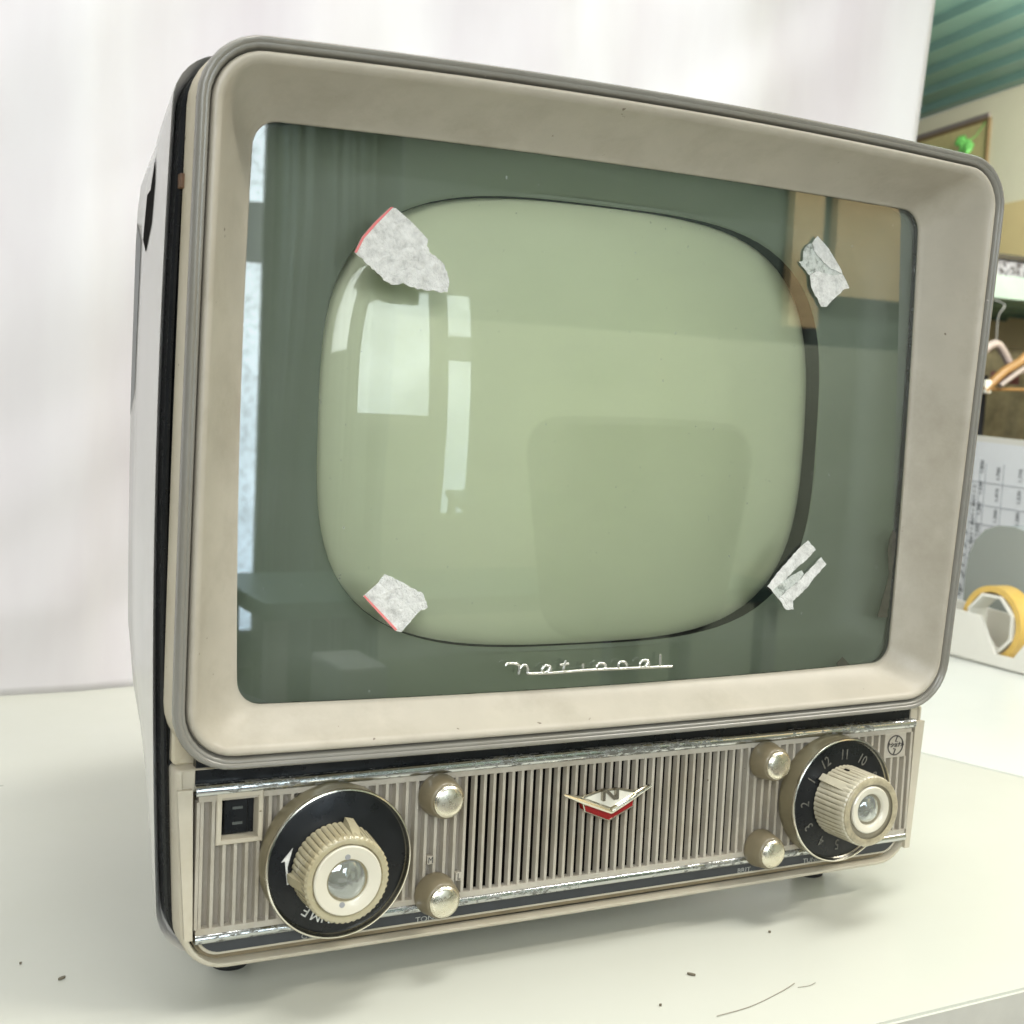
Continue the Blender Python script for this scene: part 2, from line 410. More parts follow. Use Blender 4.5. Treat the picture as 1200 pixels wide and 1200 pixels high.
CAB = obj('cabinet', bm, 'shell', TV, smooth=28)
# ventilation slot (inner shade put into its colour) and pale recess on the left side, laid on the shell's own surface
from mathutils.bvhtree import BVHTree
_me = CAB.data; _off = root_of(CAB)
_bvh = BVHTree.FromPolygons([v.co + _off for v in _me.vertices], [tuple(p.vertices) for p in _me.polygons])
def side_patch(bm, pts, depth):
    out = []
    n = len(pts); P_ = []
    for i in range(n):
        a, b = Vector(pts[i]), Vector(pts[(i+1) % n])
        for k in range(4): P_.append(a.lerp(b, k/4))
    c = sum(P_, Vector((0,0)))/len(P_)
    rings_ = []
    for f in (1, .75, .5, .25, .02):
        r_ = []
        for p in P_:
            q = c.lerp(p, f); h = _bvh.ray_cast(Vector((-1, q.x, q.y+Z0)), Vector((1,0,0)))
            r_.append((h[0] if h[0] is not None else Vector((-.2274, q.x, q.y+Z0))) + Vector((-depth,0,0)))
        rings_.append(r_)
    loft(bm, rings_, cap1=True)
bm = bmesh.new(); side_patch(bm, [(.0395,.0760),(.0355,.0950),(.0290,.0965),(.0220,.1100),(.0205,.0985),(.0235,.0820),(.0330,.0700)], .00025)
obj('vent_slot', bm, 'void', TV)
bm = bmesh.new(); side_patch(bm, [(.056,.086),(.044,.076),(.045,.050),(.0480,.010),(.0560,-.002)], .0002)
obj('side_recess', bm, 'greyvent', TV)

# ---- black band where the front joins the shell
bm = bmesh.new()
def gk(y, hw, zb, zt, r): return ring(outline(-hw+.007, -hw, hw-.007, hw, zb, zt, r, r*.85, (.0047,0,.0047,.004)), lambda x, z: y+lean(z))
loft(bm, [gk(.010,.2236,-.2443,.1468,.025), gk(.0005,.2236,-.2443,.1468,.025), gk(-.0008,.2226,-.2433,.1458,.024), gk(-.0008,.2215,-.242,.1445,.024), gk(.0008,.2205,-.241,.1435,.023), gk(.0008,.2100,-.231,.134,.020)])
obj('edge_band', bm, 'black', TV, smooth=35)
# little clip showing in the band
bm = bmesh.new(); add_box(bm, -.2237, -.2218, -.0105, -.0045, .0935, .0995, bevel=.0004)
obj('band_clip', bm, mat('rusty_clip', (.13,.07,.035), .6, var=.4, scale=300), TV)

# ---- front housing behind the bezel
bm = bmesh.new()
def hs(y, hw, zb, zt, r): return ring(outline(-hw+.0012, -hw, hw-.0012, hw, zb, zt, .003, r, (0,0,0,.004)), lambda x, z: y+lean(z)*.5)
loft(bm, [hs(.012,.2188,-.1535,.151,.024), hs(.0015,.2188,-.1535,.151,.024), hs(.0005,.2178,-.1525,.150,.023), hs(.0005,.2040,-.1400,.140,.020)])
obj('housing', bm, 'cream', TV, smooth=35)

# ---- bezel: grey moulding (trim) and cream flare
def yr(z): return -.0255 - .06*z
def bz(u, w, f=1.0):
    """outline inset by u, w metres in front of the rim plane."""
    return ring(outline(-.2224+u, -.2224+u, .2183-u, .2183-u, -.1513+u, .1538-u, max(.004,.027-u*.9), max(.004,.027-u*.9), (.0006,.0014,.0006,.0044)), lambda x, z: yr(z)-w)
bm = bmesh.new()
loft(bm, [bz(.0006,-.0235), bz(.0004,-.004), bz(.0006,-.0036)])
obj('bezel_side', bm, 'cream', TV, smooth=35)
bm = bmesh.new()
loft(bm, [bz(.0006,-.0055), bz(-.0002,-.0050), bz(-.0004,-.0030), bz(0,-.0008), bz(.0007,.0003), bz(.0013,.0004), bz(.0022,.0001), bz(.0026,-.0004), bz(.0030,-.0003), bz(.0038,-.0004), bz(.0044,-.0012), bz(.0048,-.0030), bz(.0053,-.0042), bz(.0056,-.0050)])
obj('bezel_trim', bm, 'trim', TV, smooth=50)
glass_ol = outline(-.1908,-.1908,.1908,.1908,-.1276,.1276,.012,.012,(.0019,.0024,.0019,.0024))
lip_r = bz(.0095,-.0016)
def between(s, bump=0):
    g = ring(glass_ol, .0015)
    return [a.lerp(b, s) + Vector((0, bump, 0)) for a, b in zip(lip_r, g)]
bm = bmesh.new()
loft(bm, [bz(.0054,-.0055), bz(.0056,-.0024), bz(.0060,-.0010), bz(.0066,-.0004), bz(.0076,-.0004), bz(.0086,-.0009), lip_r, between(.06,.0006), between(.14,.0012), between(.3,.0018), between(.5,.0020), between(.7,.0016), between(.88,.0006), between(.96,0), between(1,-.0006), [p+Vector((0,.0012,0)) for p in between(1,0)]])
obj('bezel', bm, 'bezel', TV, smooth=60)

# ---- black seal, glass, green mask, picture tube
def go(d, y): return ring(outline(-.1908-d,-.1908-d,.1908+d,.1908+d,-.1276-d,.1276+d,.012+d*.5,.012+d*.5,(.0019,.0024,.0019,.0024)), y)
bm = bmesh.new()
loft(bm, [go(.0004,.0008), go(.0004,.0060), go(.0030,.0064)])
obj('glass_seal', bm, 'black', TV, smooth=35)
bm = bmesh.new()
v = [bm.verts.new(p) for p in go(.0002,.0022)]; bm.faces.new(v)
GL = obj('screen_glass', bm, 'glass', TV)
def tube_ol(d):
    # same point count and order as outline(n=16, seg=12): starts at the lower end of the left side
    out = []; N = 112; a_, b_, ne = .1483+d, .1132+d, 3.4
    for i in range(N):
        t = -PI + .86 - .12 + 2*PI*i/N - .30
        c, s_ = math.cos(t), math.sin(t)
        k = (abs(c)**ne + abs(s_*1.0)**ne)**(-1/ne)
        out.append((a_*k*c, b_*k*s_))
    return out
def mk_out(d, y):
    out = []
    for i in range(112):
        t = -PI + .86 - .12 + 2*PI*i/112 - .30
        c, s_ = math.cos(t), math.sin(t); k = (abs(c)**14 + abs(s_)**14)**(-1/14)
        out.append(((.1945+d)*k*c, (.1318+d)*k*s_))
    return ring(out, y)
bm = bmesh.new()
mkb = mk_out(-.016,.0235); tub = ring(tube_ol(.002),.0255)
loft(bm, [mk_out(.002,.0072), mk_out(-.001,.0076), mk_out(-.006,.0150), mkb] + [[a.lerp(b, s) for a, b in zip(mkb, tub)] for s in (.3,.6,.9)] + [tub, ring(tube_ol(.0006),.0258), ring(tube_ol(0),.0266)])
obj('screen_mask', bm, 'mask', TV, smooth=40)
bm = bmesh.new()
loft(bm, [ring(tube_ol(0),.0266), ring(tube_ol(-.0004),.0285), ring(tube_ol(-.0004),.0392), ring(tube_ol(.0080),.0437)])
obj('tube_surround', bm, 'deepblack', TV, smooth=50)
bm = bmesh.new()
base_o = tube_ol(.0070); rings = []
for s in [1.0,.975,.95,.92,.88,.82,.74,.64,.52,.4,.28,.16,.06]:
    rg = []
    for x, z in base_o:
        X, Zz = x*s, z*s
        e = max(0, (s-.86)/.14)
        y = .0168 + .68*(X*X+Zz*Zz) + .012*e*e
        rg.append(V(X, y, Zz))
    rings.append(rg)
loft(bm, rings, cap1=True)
obj('picture_tube', bm, 'phosphor', TV, smooth=180)

# ---- chrome script on the glass
NAT = dict(
 n1=[(-0.0581,-0.116),(-0.0573,-0.115),(-0.0543,-0.115),(-0.0517,-0.1156),(-0.0505,-0.1168),(-0.0508,-0.1206)],
 n2=[(-0.0505,-0.1183),(-0.0487,-0.1163),(-0.0465,-0.1166),(-0.0457,-0.1186),(-0.0461,-0.1205)],
 base=[(-0.0461,-0.1205),(-0.034,-0.1209),(-0.0233,-0.1208),(-0.0115,-0.1206),(0.007,-0.1209),(0.0259,-0.1212),(0.0395,-0.1214)],
 a1=[(-0.0330,-0.1178),(-0.0359,-0.1170),(-0.0378,-0.1190),(-0.0366,-0.1206),(-0.0344,-0.1200),(-0.0332,-0.1182),(-0.0327,-0.1208)],
 t1=[(-0.0246,-0.1150),(-0.0254,-0.1180),(-0.0256,-0.1200),(-0.0240,-0.1208)], t2=[(-0.0280,-0.1172),(-0.0228,-0.1168)],
 i1=[(-0.0144,-0.1172),(-0.0144,-0.1207)],
 o1=[(-0.0060,-0.1207),(-0.0064,-0.1190),(-0.0045,-0.1176),(-0.0018,-0.1180),(-0.0010,-0.1196),(-0.0026,-0.1208)],
 n3=[(0.0065,-0.1209),(0.0067,-0.1182),(0.0082,-0.1174),(0.0106,-0.1178),(0.0116,-0.1195),(0.0116,-0.1212)],
 a2=[(0.0246,-0.1176),(0.0212,-0.1174),(0.0194,-0.1192),(0.0204,-0.1209),(0.0230,-0.1206),(0.0246,-0.1184),(0.0254,-0.1212)],
 l1=[(0.0318,-0.1146),(0.0318,-0.1213)])
bm = bmesh.new()
for k, l in NAT.items():
    pts = smooth_path([V(x, -.0008, z) for x, z in l], 8) if len(l) > 2 else [V(x,-.0008,z) for x, z in l]
    tube(bm, pts, .00072 if k != 'base' else .00078, 10)
obj('chrome_script', bm, 'scriptmetal', TV, smooth=60)

# ---- tape pieces stuck on the glass
TP = dict(
 ul=[(-0.1266,0.0968),(-0.124,0.0966),(-0.1154,0.0908),(-0.1077,0.0843),(-0.1081,0.0814),(-0.1066,0.0786),(-0.0998,0.0744),(-0.0964,0.0674),(-0.0968,0.061),(-0.1083,0.0611),(-0.1152,0.062),(-0.119,0.0637),(-0.1247,0.0623),(-0.1273,0.0635),(-0.1353,0.0699),(-0.1431,0.0754),(-0.1398,0.0823),(-0.134,0.0894)],
 urA=[(0.1183,0.1071),(0.1264,0.1012),(0.1348,0.0921),(0.1370,0.0886),(0.1290,0.0906),(0.1225,0.0945),(0.1175,0.0985),(0.1150,0.1030)],
 urB=[(0.1370,0.0886),(0.1396,0.0856),(0.1425,0.0814),(0.1391,0.0806),(0.1337,0.0762),(0.1277,0.0704),(0.1239,0.0701),(0.1161,0.0803),(0.1150,0.0862),(0.1190,0.0885),(0.1245,0.0880),(0.1310,0.0875)],
 urC=[(0.1150,0.1030),(0.1175,0.0985),(0.1225,0.0945),(0.1290,0.0906),(0.1370,0.0886),(0.1310,0.0875),(0.1245,0.0880),(0.1190,0.0885),(0.1150,0.0862),(0.107,0.0927),(0.11,0.0934),(0.1097,0.0978),(0.1122,0.1019)],
 ll=[(-0.1226,-0.0698),(-0.1161,-0.0726),(-0.1028,-0.0796),(-0.1001,-0.0863),(-0.1038,-0.0874),(-0.1131,-0.0974),(-0.1163,-0.0966),(-0.1257,-0.0873),(-0.1329,-0.0799),(-0.1274,-0.0753)],
 lrA=[(0.1254,-0.0565),(0.1312,-0.0617),(0.1228,-0.0689),(0.1167,-0.0729),(0.112,-0.0773),(0.1031,-0.0837),(0.0995,-0.0811),(0.1072,-0.0727),(0.116,-0.0637)],
 lrB=[(0.1355,-0.0658),(0.1395,-0.0697),(0.1325,-0.0762),(0.1265,-0.0828),(0.1211,-0.0872),(0.1175,-0.0896),(0.1185,-0.0943),(0.1134,-0.0943),(0.1079,-0.0883),(0.1126,-0.0839),(0.1199,-0.08),(0.1246,-0.0751),(0.1294,-0.0711)],
 lrC=[(0.1031,-0.0837),(0.112,-0.0773),(0.1199,-0.0740),(0.1228,-0.0730),(0.1246,-0.0751),(0.1199,-0.08),(0.1126,-0.0839),(0.1079,-0.0883)])
def ragged(pts, amp, keep=()):
    out = []
    for i, a in enumerate(pts):
        b = pts[(i+1) % len(pts)]; a = Vector(a); b = Vector(b); L = (b-a).length
        k = max(1, int(L/.0014)) if i not in keep else 1
        nrm = Vector(((b-a).y, -(b-a).x)).normalized()
        for s in range(k):
            p = a.lerp(b, s/k)
            if s: p += nrm*random.uniform(-amp, amp)
            out.append((p.x, p.y))
    return out
def tape(bm, pts, y, amp, keep=(), mi=0, curl=0):
    pts = ragged(pts, amp, keep)
    n0 = len(bm.verts)
    prism(bm, pts, y, y+.00025, mi)
    bm.verts.ensure_lookup_table()
bm = bmesh.new(); tape(bm, TP['ul'], .0005, .0005, keep=(0,1,2,15,16,17))
t1 = obj('tape_scrap', bm, 'tape', TV, label='torn white paper tape at the screen corner, with pink edge')
bm = bmesh.new(); prism(bm, [(-.1431,.0754),(-.1398,.0823),(-.134,.0894),(-.1266,.0968),(-.1254,.0969),(-.1330,.0887),(-.1388,.0818),(-.1421,.0750)], .0001, .0004); obj('pink_edge', bm, 'pink', t1)
bm = bmesh.new(); tape(bm, TP['ll'], .0005, .0004, keep=(6,7,8))
t2 = obj('tape_scrap', bm, 'tape', TV, label='small crumpled white tape low on the screen, with pink edge')
bm = bmesh.new(); prism(bm, [(-.1163,-.0966),(-.1257,-.0873),(-.1329,-.0799),(-.1322,-.0794),(-.1249,-.0866),(-.1154,-.0960)], .0001, .0004); obj('pink_edge', bm, 'pink', t2)
bm = bmesh.new(); tape(bm, TP['urA'], .0005, .0003, keep=(0,1)); tape(bm, TP['urB'], .0005, .0003, keep=(0,1,8))
t3 = obj('tape_scrap', bm, 'tape', TV, label='white tape scrap with a worn clear middle')
bm = bmesh.new(); tape(bm, TP['urC'], .0010, .0003); obj('clear_patch', bm, 'tapethin', t3)
bm = bmesh.new(); tape(bm, TP['lrA'], .0005, .0003); tape(bm, TP['lrB'], .0005, .0003)
t4 = obj('tape_scrap', bm, 'tape', TV, label='two narrow strips of white tape side by side')
bm = bmesh.new(); tape(bm, TP['lrC'], .0010, .0002); obj('clear_patch', bm, 'tapethin', t4)
bm = bmesh.new()
prism(bm, ragged([(0.1898,-0.0509),(0.1922,-0.0535),(0.1924,-0.0631),(0.1913,-0.0737),(0.1908,-0.0908),(0.1897,-0.102),(0.1827,-0.1012),(0.1842,-0.0949),(0.1889,-0.0779),(0.1867,-0.062),(0.1881,-0.0546)], .0003), .0040, .0044)
obj('tape_residue', bm, 'brown', TV, label='long brown strip of tape residue behind the glass edge')
bm = bmesh.new()
prism(bm, [(0.1587,-0.1234),(0.1667,-0.1300),(0.1558,-0.1300),(0.1549,-0.1266)], .0040, .0044)
obj('tape_residue', bm, 'brown', TV, label='tiny brown scrap of tape residue at the bottom of the glass')

# ================================================================== lower control panel
bm = bmesh.new()
def fr(u, y, top=-.1535): return ring(outline(-.2128+u,-.2178+u,.2115-u,.2165-u,-.2462+u,top-u*.2,max(.003,.020-u),.002,(0,.0006,0,0)), y)
loft(bm, [fr(0,.020), fr(0,.000), fr(.0006,-.0018), fr(.0016,-.0026), fr(.0026,-.0026), fr(.0030,-.0018), fr(.0032,.0030)])
obj('lower_frame', bm, 'frame', TV, smooth=40)
# outer step on the right and left upper corners of the frame
for sx, (a, b, c, d) in ((-1,(-.2172,-.2125,-.2090,-.2105)),(1,(.2160,.2112,.2075,.2090))):
    bm = bmesh.new(); pts = [(a,-.1620),(b,-.2370) if sx > 0 else (b,-.2300),(c,-.2370) if sx > 0 else (c,-.2300),(d,-.1620)]
    prism(bm, pts, -.0048, -.0024)
    obj('frame_rail', bm, 'frame', TV)
bm = bmesh.new()
lb = lambda u, y: ring(outline(-.2082+u,-.2110+u,.2068-u,.2100-u,-.2428+u,-.1550,.014,.002), y)
v = [bm.verts.new(p) for p in lb(0,.0026)]; bm.faces.new(v)
obj('panel_floor', bm, 'groove', TV)
bm = bmesh.new(); add_box(bm, -.2155, -.2087, -.0016, .004, -.1640, -.1538, bevel=.0006); obj('corner_block', bm, 'frame', TV)
bm = bmesh.new(); add_box(bm, .2077, .2148, -.0016, .004, -.1640, -.1538, bevel=.0006); obj('corner_block', bm, 'frame', TV)
# dark gap above the chrome
bm = bmesh.new(); add_box(bm, -.2085, .2075, -.0010, .0035, -.1650, -.1500)
obj('dark_recess', bm, 'black', TV)
# label strip
bm = bmesh.new()
sp = lambda u, y: ring(outline(-.2050+u,-.2065+u,.2030-u,.2045-u,-.2396+u,-.2310,.0085,.001), y)
loft(bm, [sp(0,.0025), sp(0,-.0008), sp(.0003,-.0012), sp(.0009,-.0012), sp(.0011,-.0009)])
ls_edge = obj('strip_edge', bm, 'frame', TV)
bm = bmesh.new(); v = [bm.verts.new(p) for p in sp(.0010,-.0008)]; bm.faces.new(v)
LS = obj('label_strip', bm, 'strip', TV)
for s, x, z in (('CONTRAST',-.1460,-.2372),('TONE',-.0946,-.2376),('BRIT.',.0950,-.2373),('TUNING',.1440,-.2373)):
    bm = bmesh.new(); add_text(bm, s, .0036, face_mtx(x, -.0010, z), .00012, sx=1.25)
    obj('lettering', bm, 'dimmark', LS)
# chrome strips
def strip(z0, z1, y0, x0, x1, nm):
    bm = bmesh.new()
    prof = []
    zc, h = (z0+z1)/2, (z1-z0)/2
    for k in range(9):
        a = -PI/2 + PI*k/8
        prof.append((y0 - .0016*math.cos(a), zc + h*math.sin(a)))
    prof += [(y0+.003, z1), (y0+.003, z0)]
    ra = []
    N = 60
    for i in range(N+1):
        x = x0 + (x1-x0)*i/N
        ra.append([V(x, y, z) for y, z in prof])
    loft(bm, ra, cap0=True, cap1=True)
    obj(nm, bm, 'pitted', TV, smooth=45)
strip(-.1655, -.1605, -.0045, -.2092, .2085, 'chrome_strip')
strip(-.2322, -.2278, -.0045, -.2080, .2068, 'chrome_strip')

# ---- slatted grille
LOGO = (.1942, -.1746)
OUT = (-.2000, -.1788, -.1880, -.1645)      # x0,x1,z0,z1
SX0, SX1, CX0, CX1, ZB, ZT = -.2078, .2062, -.0790, .0872, -.2278, -.1655
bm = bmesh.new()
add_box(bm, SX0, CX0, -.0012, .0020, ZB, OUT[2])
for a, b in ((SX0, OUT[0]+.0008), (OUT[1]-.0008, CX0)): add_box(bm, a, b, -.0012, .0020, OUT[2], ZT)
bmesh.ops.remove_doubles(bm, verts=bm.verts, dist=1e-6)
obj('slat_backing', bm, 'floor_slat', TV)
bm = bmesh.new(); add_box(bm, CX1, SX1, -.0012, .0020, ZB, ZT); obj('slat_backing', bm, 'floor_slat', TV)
bm = bmesh.new(); add_box(bm, CX0+.0002, CX1-.0002, .0010, .0024, ZB, ZT)
obj('speaker_cavity', bm, 'void', TV)
bm = bmesh.new()
pitch = (SX1-SX0)/81.0
x = SX0 + .0016; k = 0
def rib(x, z0, z1, w=.0011):
    d0 = -.0013 if (x < CX0 or x > CX1) else -.0016
    add_box(bm, x-w, x+w, -.0048, d0, z0, z1, taper=.00035)
while x < SX1-.0010:
    segs = [(ZB+.0022, ZT-.0018)]
    if OUT[0]-.001 < x < OUT[1]+.001: segs = [(ZB+.0022, OUT[2]+.0003)]
    if LOGO[0]-.0086 < x < LOGO[0]+.0086: segs = [(ZB+.0022, LOGO[1]-.0070)]
    for a, b in segs: rib(x, a, b)
    x += pitch; k += 1
obj('slats', bm, 'slat', TV)
bm = bmesh.new()
add_box(bm, SX0, SX1, -.0050, -.0006, ZT-.0024, ZT+.0006); add_box(bm, SX0, SX1, -.0050, -.0006, ZB-.0002, ZB+.0026)
add_box(bm, SX0-.0008, SX0+.0006, -.0050, -.0006, ZB+.0026, ZT-.0024); add_box(bm, SX1-.0004, SX1+.0012, -.0050, -.0006, ZB+.0026, ZT-.0024)
obj('grille_border', bm, 'slat', TV)

# ---- earphone outlet
bm = bmesh.new()
o0, o1, o2, o3 = OUT; t = .0022
rects = lambda u, y: [V(o0+u,y,o2+u), V(o1-u,y,o2+u), V(o1-u,y,o3-u), V(o0+u,y,o3-u)]
loft(bm, [rects(0,-.001), rects(0,-.0052), rects(.0005,-.0058), rects(t,-.0058), rects(t+.0002,-.0052), rects(t+.0012,.0065)], cap1=False)
outl = obj('outlet_frame', bm, 'frame', TV)
bm = bmesh.new()
add_box(bm, o0+.0016, o1-.0016, .0002, .0020, o2+.0016, o3-.0016)
add_box(bm, -.1956, -.1846, -.0014, .0001, -.1846, -.1680, bevel=.0006)
obj('outlet_socket', bm, 'black', outl)
bm = bmesh.new()
for z in (-.1795, -.1725):
    add_box(bm, -.1918, -.1872, -.0017, -.0010, z-.0010, z+.0002)
obj('outlet_slot', bm, mat('slot_metal', (.10,.11,.10), .4, metal=.3), outl)

# ---- round maker's mark, upper right
bm = bmesh.new()
add_box(bm, LOGO[0]-.0080, LOGO[0]+.0080, -.0051, -.0010, LOGO[1]-.0072, LOGO[1]+.0070, bevel=.0002)
lp = obj('emblem_plate', bm, 'slat', TV)
bm = bmesh.new()
cpts = [V(LOGO[0]+.0056*math.cos(a), -.0053, LOGO[1]+.0056*math.sin(a)) for a in [2*PI*i/40 for i in range(41)]]
tube(bm, cpts, .00035, 6)
for l in ([(.0012,.0056),(-.0002,.0022),(.0014,.0019)], [(-.0012,-.0056),(.0002,-.0022),(-.0014,-.0019)]):
    tube(bm, [V(LOGO[0]+a, -.0053, LOGO[1]+b) for a, b in l], .0003, 6)
add_text(bm, 'ナショナル', .0032, face_mtx(LOGO[0], -.0053, LOGO[1]+.0001), .0002, sx=.80, shear=.25, bold=.00008)
obj('round_emblem', bm, 'ink', lp)

# ---- small letters beside the tone knob
bm = bmesh.new()
for ch, x, z in (('M',-.0959,-.2072),('L',-.0806,-.2171)):
    bm = bmesh.new(); add_box(bm, x-.0017, x+.0015, -.0054, -.0020, z-.0020, z+.0020, bevel=.0002)
    ml = obj('letter_tab', bm, 'slat', TV)
    bm = bmesh.new(); add_text(bm, ch, .0045, face_mtx(x, -.0055, z), .0001, sx=.8); obj('lettering', bm, 'ink', ml)

# ---- four small knobs
def small_knob(cx, cz, L=.0125):
    bm = bmesh.new()
    lathe(bm, cx, cz, -.0050, [(.0090,0),(.0103,.0005),(.0104,.0020),(.0101,.0034),(.0096,.0060),(.0088,L-.0015),(.0082,L-.0006),(.0074,L-.0003)], cap=True)
    k = obj('small_knob', bm, 'knobbody', TV, smooth=40)
    bm = bmesh.new()
    lathe(bm, cx, cz, -.0050, [(.0076,L-.001),(.0077,L+.0002),(.0074,L+.0007),(.0069,L+.0008)] + [(.0069*math.cos(q*PI/24), L+.0008+.0013*math.sin(q*PI/24)) for q in range(1,12)], cap=True)
    obj('knob_cap', bm, 'knobcap', k, smooth=75)
for x, z in ((-.0935,-.1751),(-.0935,-.2235),(.1003,-.1750),(.1003,-.2236)): small_knob(x, z)

# ---- the two dials
def dial(cx, cz, yb=-.0045):
    bm = bmesh.new()
    lathe(bm, cx, cz, yb, [(.0338,0),(.0341,.0012),(.0339,.0050),(.0338,.0095),(.0340,.0118)], seg=96, cap=False)
    d = obj('dial', bm, 'olive', TV, smooth=50)
    bm = bmesh.new()
    lathe(bm, cx, cz, yb, [(.0339,.0112),(.0346,.0120),(.0347,.0128),(.0343,.0135),(.0337,.0137),(.0334,.0132),(.0332,.0124),(.0330,.0116),(.0325,.0110)], seg=96, cap=False)
    obj('dial_ring', bm, 'gold', d, smooth=40)
    bm = bmesh.new()
    lathe(bm, cx, cz, yb, [(.0331,.0110),(.0310,.0116),(.0100,.0118)], seg=96, cap=True)
    obj('dial_face', bm, 'black', d, smooth=40)
    return d
YF = -.0045-.0118
DL = dial(-.1463, -.1985); DR = dial(.1463, -.1985)

# lettering on the dials
bm = bmesh.new()
for ch, a in zip('VOLUME', (-65,-77,-90,-102,-113.5,-125.9)):
    ar = math.radians(a)
    add_text(bm, ch, .0070, face_mtx(-.1463+.0250*math.cos(ar), YF-.0001, -.1985+.0250*math.sin(ar), ar-PI/2), .0001)
pa = lambda r, a: (-.1463+r*math.cos(math.radians(a)), -.1985+r*math.sin(math.radians(a)))
prism(bm, [pa(.0240,156.8), pa(.0274,172.6), pa(.0258,171.4), pa(.0252,-163.8), pa(.0245,-163.4), pa(.0243,178)], YF-.0003, YF+.0001)
obj('dial_lettering', bm, 'mark', DL)
bm = bmesh.new()
for i in range(12):
    a = 90 - (i-10)*-30 if False else 90 + (11-(i+1))*-30
    # eleven sits at the top, numbers fall anticlockwise by one hour step
    n_ = i+1
    a = {11:89,12:120.5,10:58,9:28,8:-2,7:-32,6:-62,5:-92,4:-119,3:-149,2:-179.3,1:149.6}[n_]
    ar = math.radians(a)
    add_text(bm, str(n_), .0082 if n_ != 9 else .0072, face_mtx(.1463+.0250*math.cos(ar), YF-.0001, -.1985+.0250*math.sin(ar), ar-PI/2), .0001, sx=.80)
obj('dial_lettering', bm, 'dim', DR)

# big fluted knobs
def fluted(d, cx, cz, r0, r1, L, m, nfl, wings, disc_r, jr, y0=None, sx=0, ring_w=0.0):
    y0 = YF
    bm = bmesh.new()
    lathe(bm, cx, cz, y0, [(r0*.96,0),(r0,.0006,1),(r0*.995,.003,1),(r1+(r0-r1)*.3,L*.7,1),(r1,L-.0012,1),(r1-.0008,L-.0002),(r1-.0018,L),(disc_r+.0012,L-.0001),(disc_r+.0006,L-.0010)], seg=nfl*8, flute=.00030, nfl=nfl, sx=sx, cap=True)
    for a in wings:
        ar = math.radians(a); c, s = math.cos(ar), math.sin(ar); w = .0021
        pts = []
        for rr, h in ((r0-.002,.0004),(r0+.0022,.0004),(r0+.0014,L*.35),(r1-.001,L*.98),(r1-.0035,L*.98)):
            pts.append((rr, h))
        A = [bm.verts.new(V(cx+sx*h+rr*c-w*s, y0-h, cz+rr*s+w*c)) for rr, h in pts]
        B = [bm.verts.new(V(cx+sx*h+rr*c+w*s, y0-h, cz+rr*s-w*c)) for rr, h in pts]
        bm.faces.new(A); bm.faces.new(B[::-1])
        for i in range(5):
            j = (i+1) % 5; bm.faces.new((A[i], B[i], B[j], A[j]))
    k = obj('fluted_knob', bm, m, d, smooth=35)
    return k
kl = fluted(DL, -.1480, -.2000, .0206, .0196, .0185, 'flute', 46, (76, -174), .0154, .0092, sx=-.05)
ox = -.1480-.05*.0185
bm = bmesh.new()
lathe(bm, ox, -.2000, YF, [(.0157,.0176),(.0157,.0186),(.0152,.0191),(.0135,.0189),(.0105,.0187),(.0097,.0184),(.0094,.0150),(.0030,.0145)], seg=64, cap=True)
for a in (93, -103):
    ar = math.radians(a); lathe(bm, ox+.0108*math.cos(ar), -.2000+.0108*math.sin(ar), YF-.0186, [(.0013,0),(.0013,.0003),(.0009,.0003)], seg=16, mi=1)
obj('knob_disc', bm, ['disc','greyvent'], kl, smooth=40)
def jewel(parent, cx, cz, h0, r, m='jewel'):
    bm = bmesh.new()
    # faceted, slightly chipped lens
    rings = []
    for rr, h in ((r,0),(r*.98,.0016),(r*.80,.0028),(r*.45,.0036),(r*.12,.0039)):
        rings.append([V(cx+rr*(1+.02*math.sin(5*a+rr*900))*math.cos(a), YF-h0-h-.00025*math.sin(3*a+rr*500), cz+rr*math.sin(a)) for a in [2*PI*i/48 for i in range(48)]])
    loft(bm, rings, cap0=True, cap1=True)
    j = obj('knob_jewel', bm, m, parent, smooth=30)
    bm = bmesh.new()
    # crinkled foil under the lens
    rg = []
    for k_ in range(7):
        rr = r*.90*(1-k_/6.5)
        rg.append([V(cx+rr*math.cos(a), YF-h0-.0002-.0011*noise.noise(Vector((math.cos(a)*rr*520, math.sin(a)*rr*520, h0*100))), cz+rr*math.sin(a)) for a in [2*PI*i/40 for i in range(40)]])
    loft(bm, rg, cap1=True)
    obj('foil', bm, mat('crinkled_foil', (.40,.42,.39), .22, metal=.85, scale=260, var=.35, bump=.8, bscale=350), j)
jewel(kl, ox, -.2000, .0156, .0093)
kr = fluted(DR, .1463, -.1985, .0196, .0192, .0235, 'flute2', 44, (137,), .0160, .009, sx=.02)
ox = .1463+.02*.0235
bm = bmesh.new()
lathe(bm, ox-.0010, -.1972, YF, [(.0128,.0228),(.0128,.0240),(.0122,.0245),(.0092,.0242),(.0086,.0236),(.0080,.0200),(.0020,.0195)], seg=64, cap=True)
obj('knob_disc', bm, 'disc', kr, smooth=40)
bm = bmesh.new()
lathe(bm, ox, -.1985, YF, [(.0150,.0236),(.0178,.0240),(.0186,.0236),(.0188,.0215)], seg=64, cap=False)
obj('knob_rim', bm, 'rimclear', kr, smooth=40)
jewel(kr, ox-.0018, -.1970, .0206, .0078)
bm = bmesh.new()
ar = math.radians(104)
lathe(bm, .1463+.0160*math.cos(ar), -.1985+.0185*math.sin(ar), YF-.006, [(.0016,0),(.0016,.0030)], seg=16)
obj('set_screw', bm, 'void', kr)

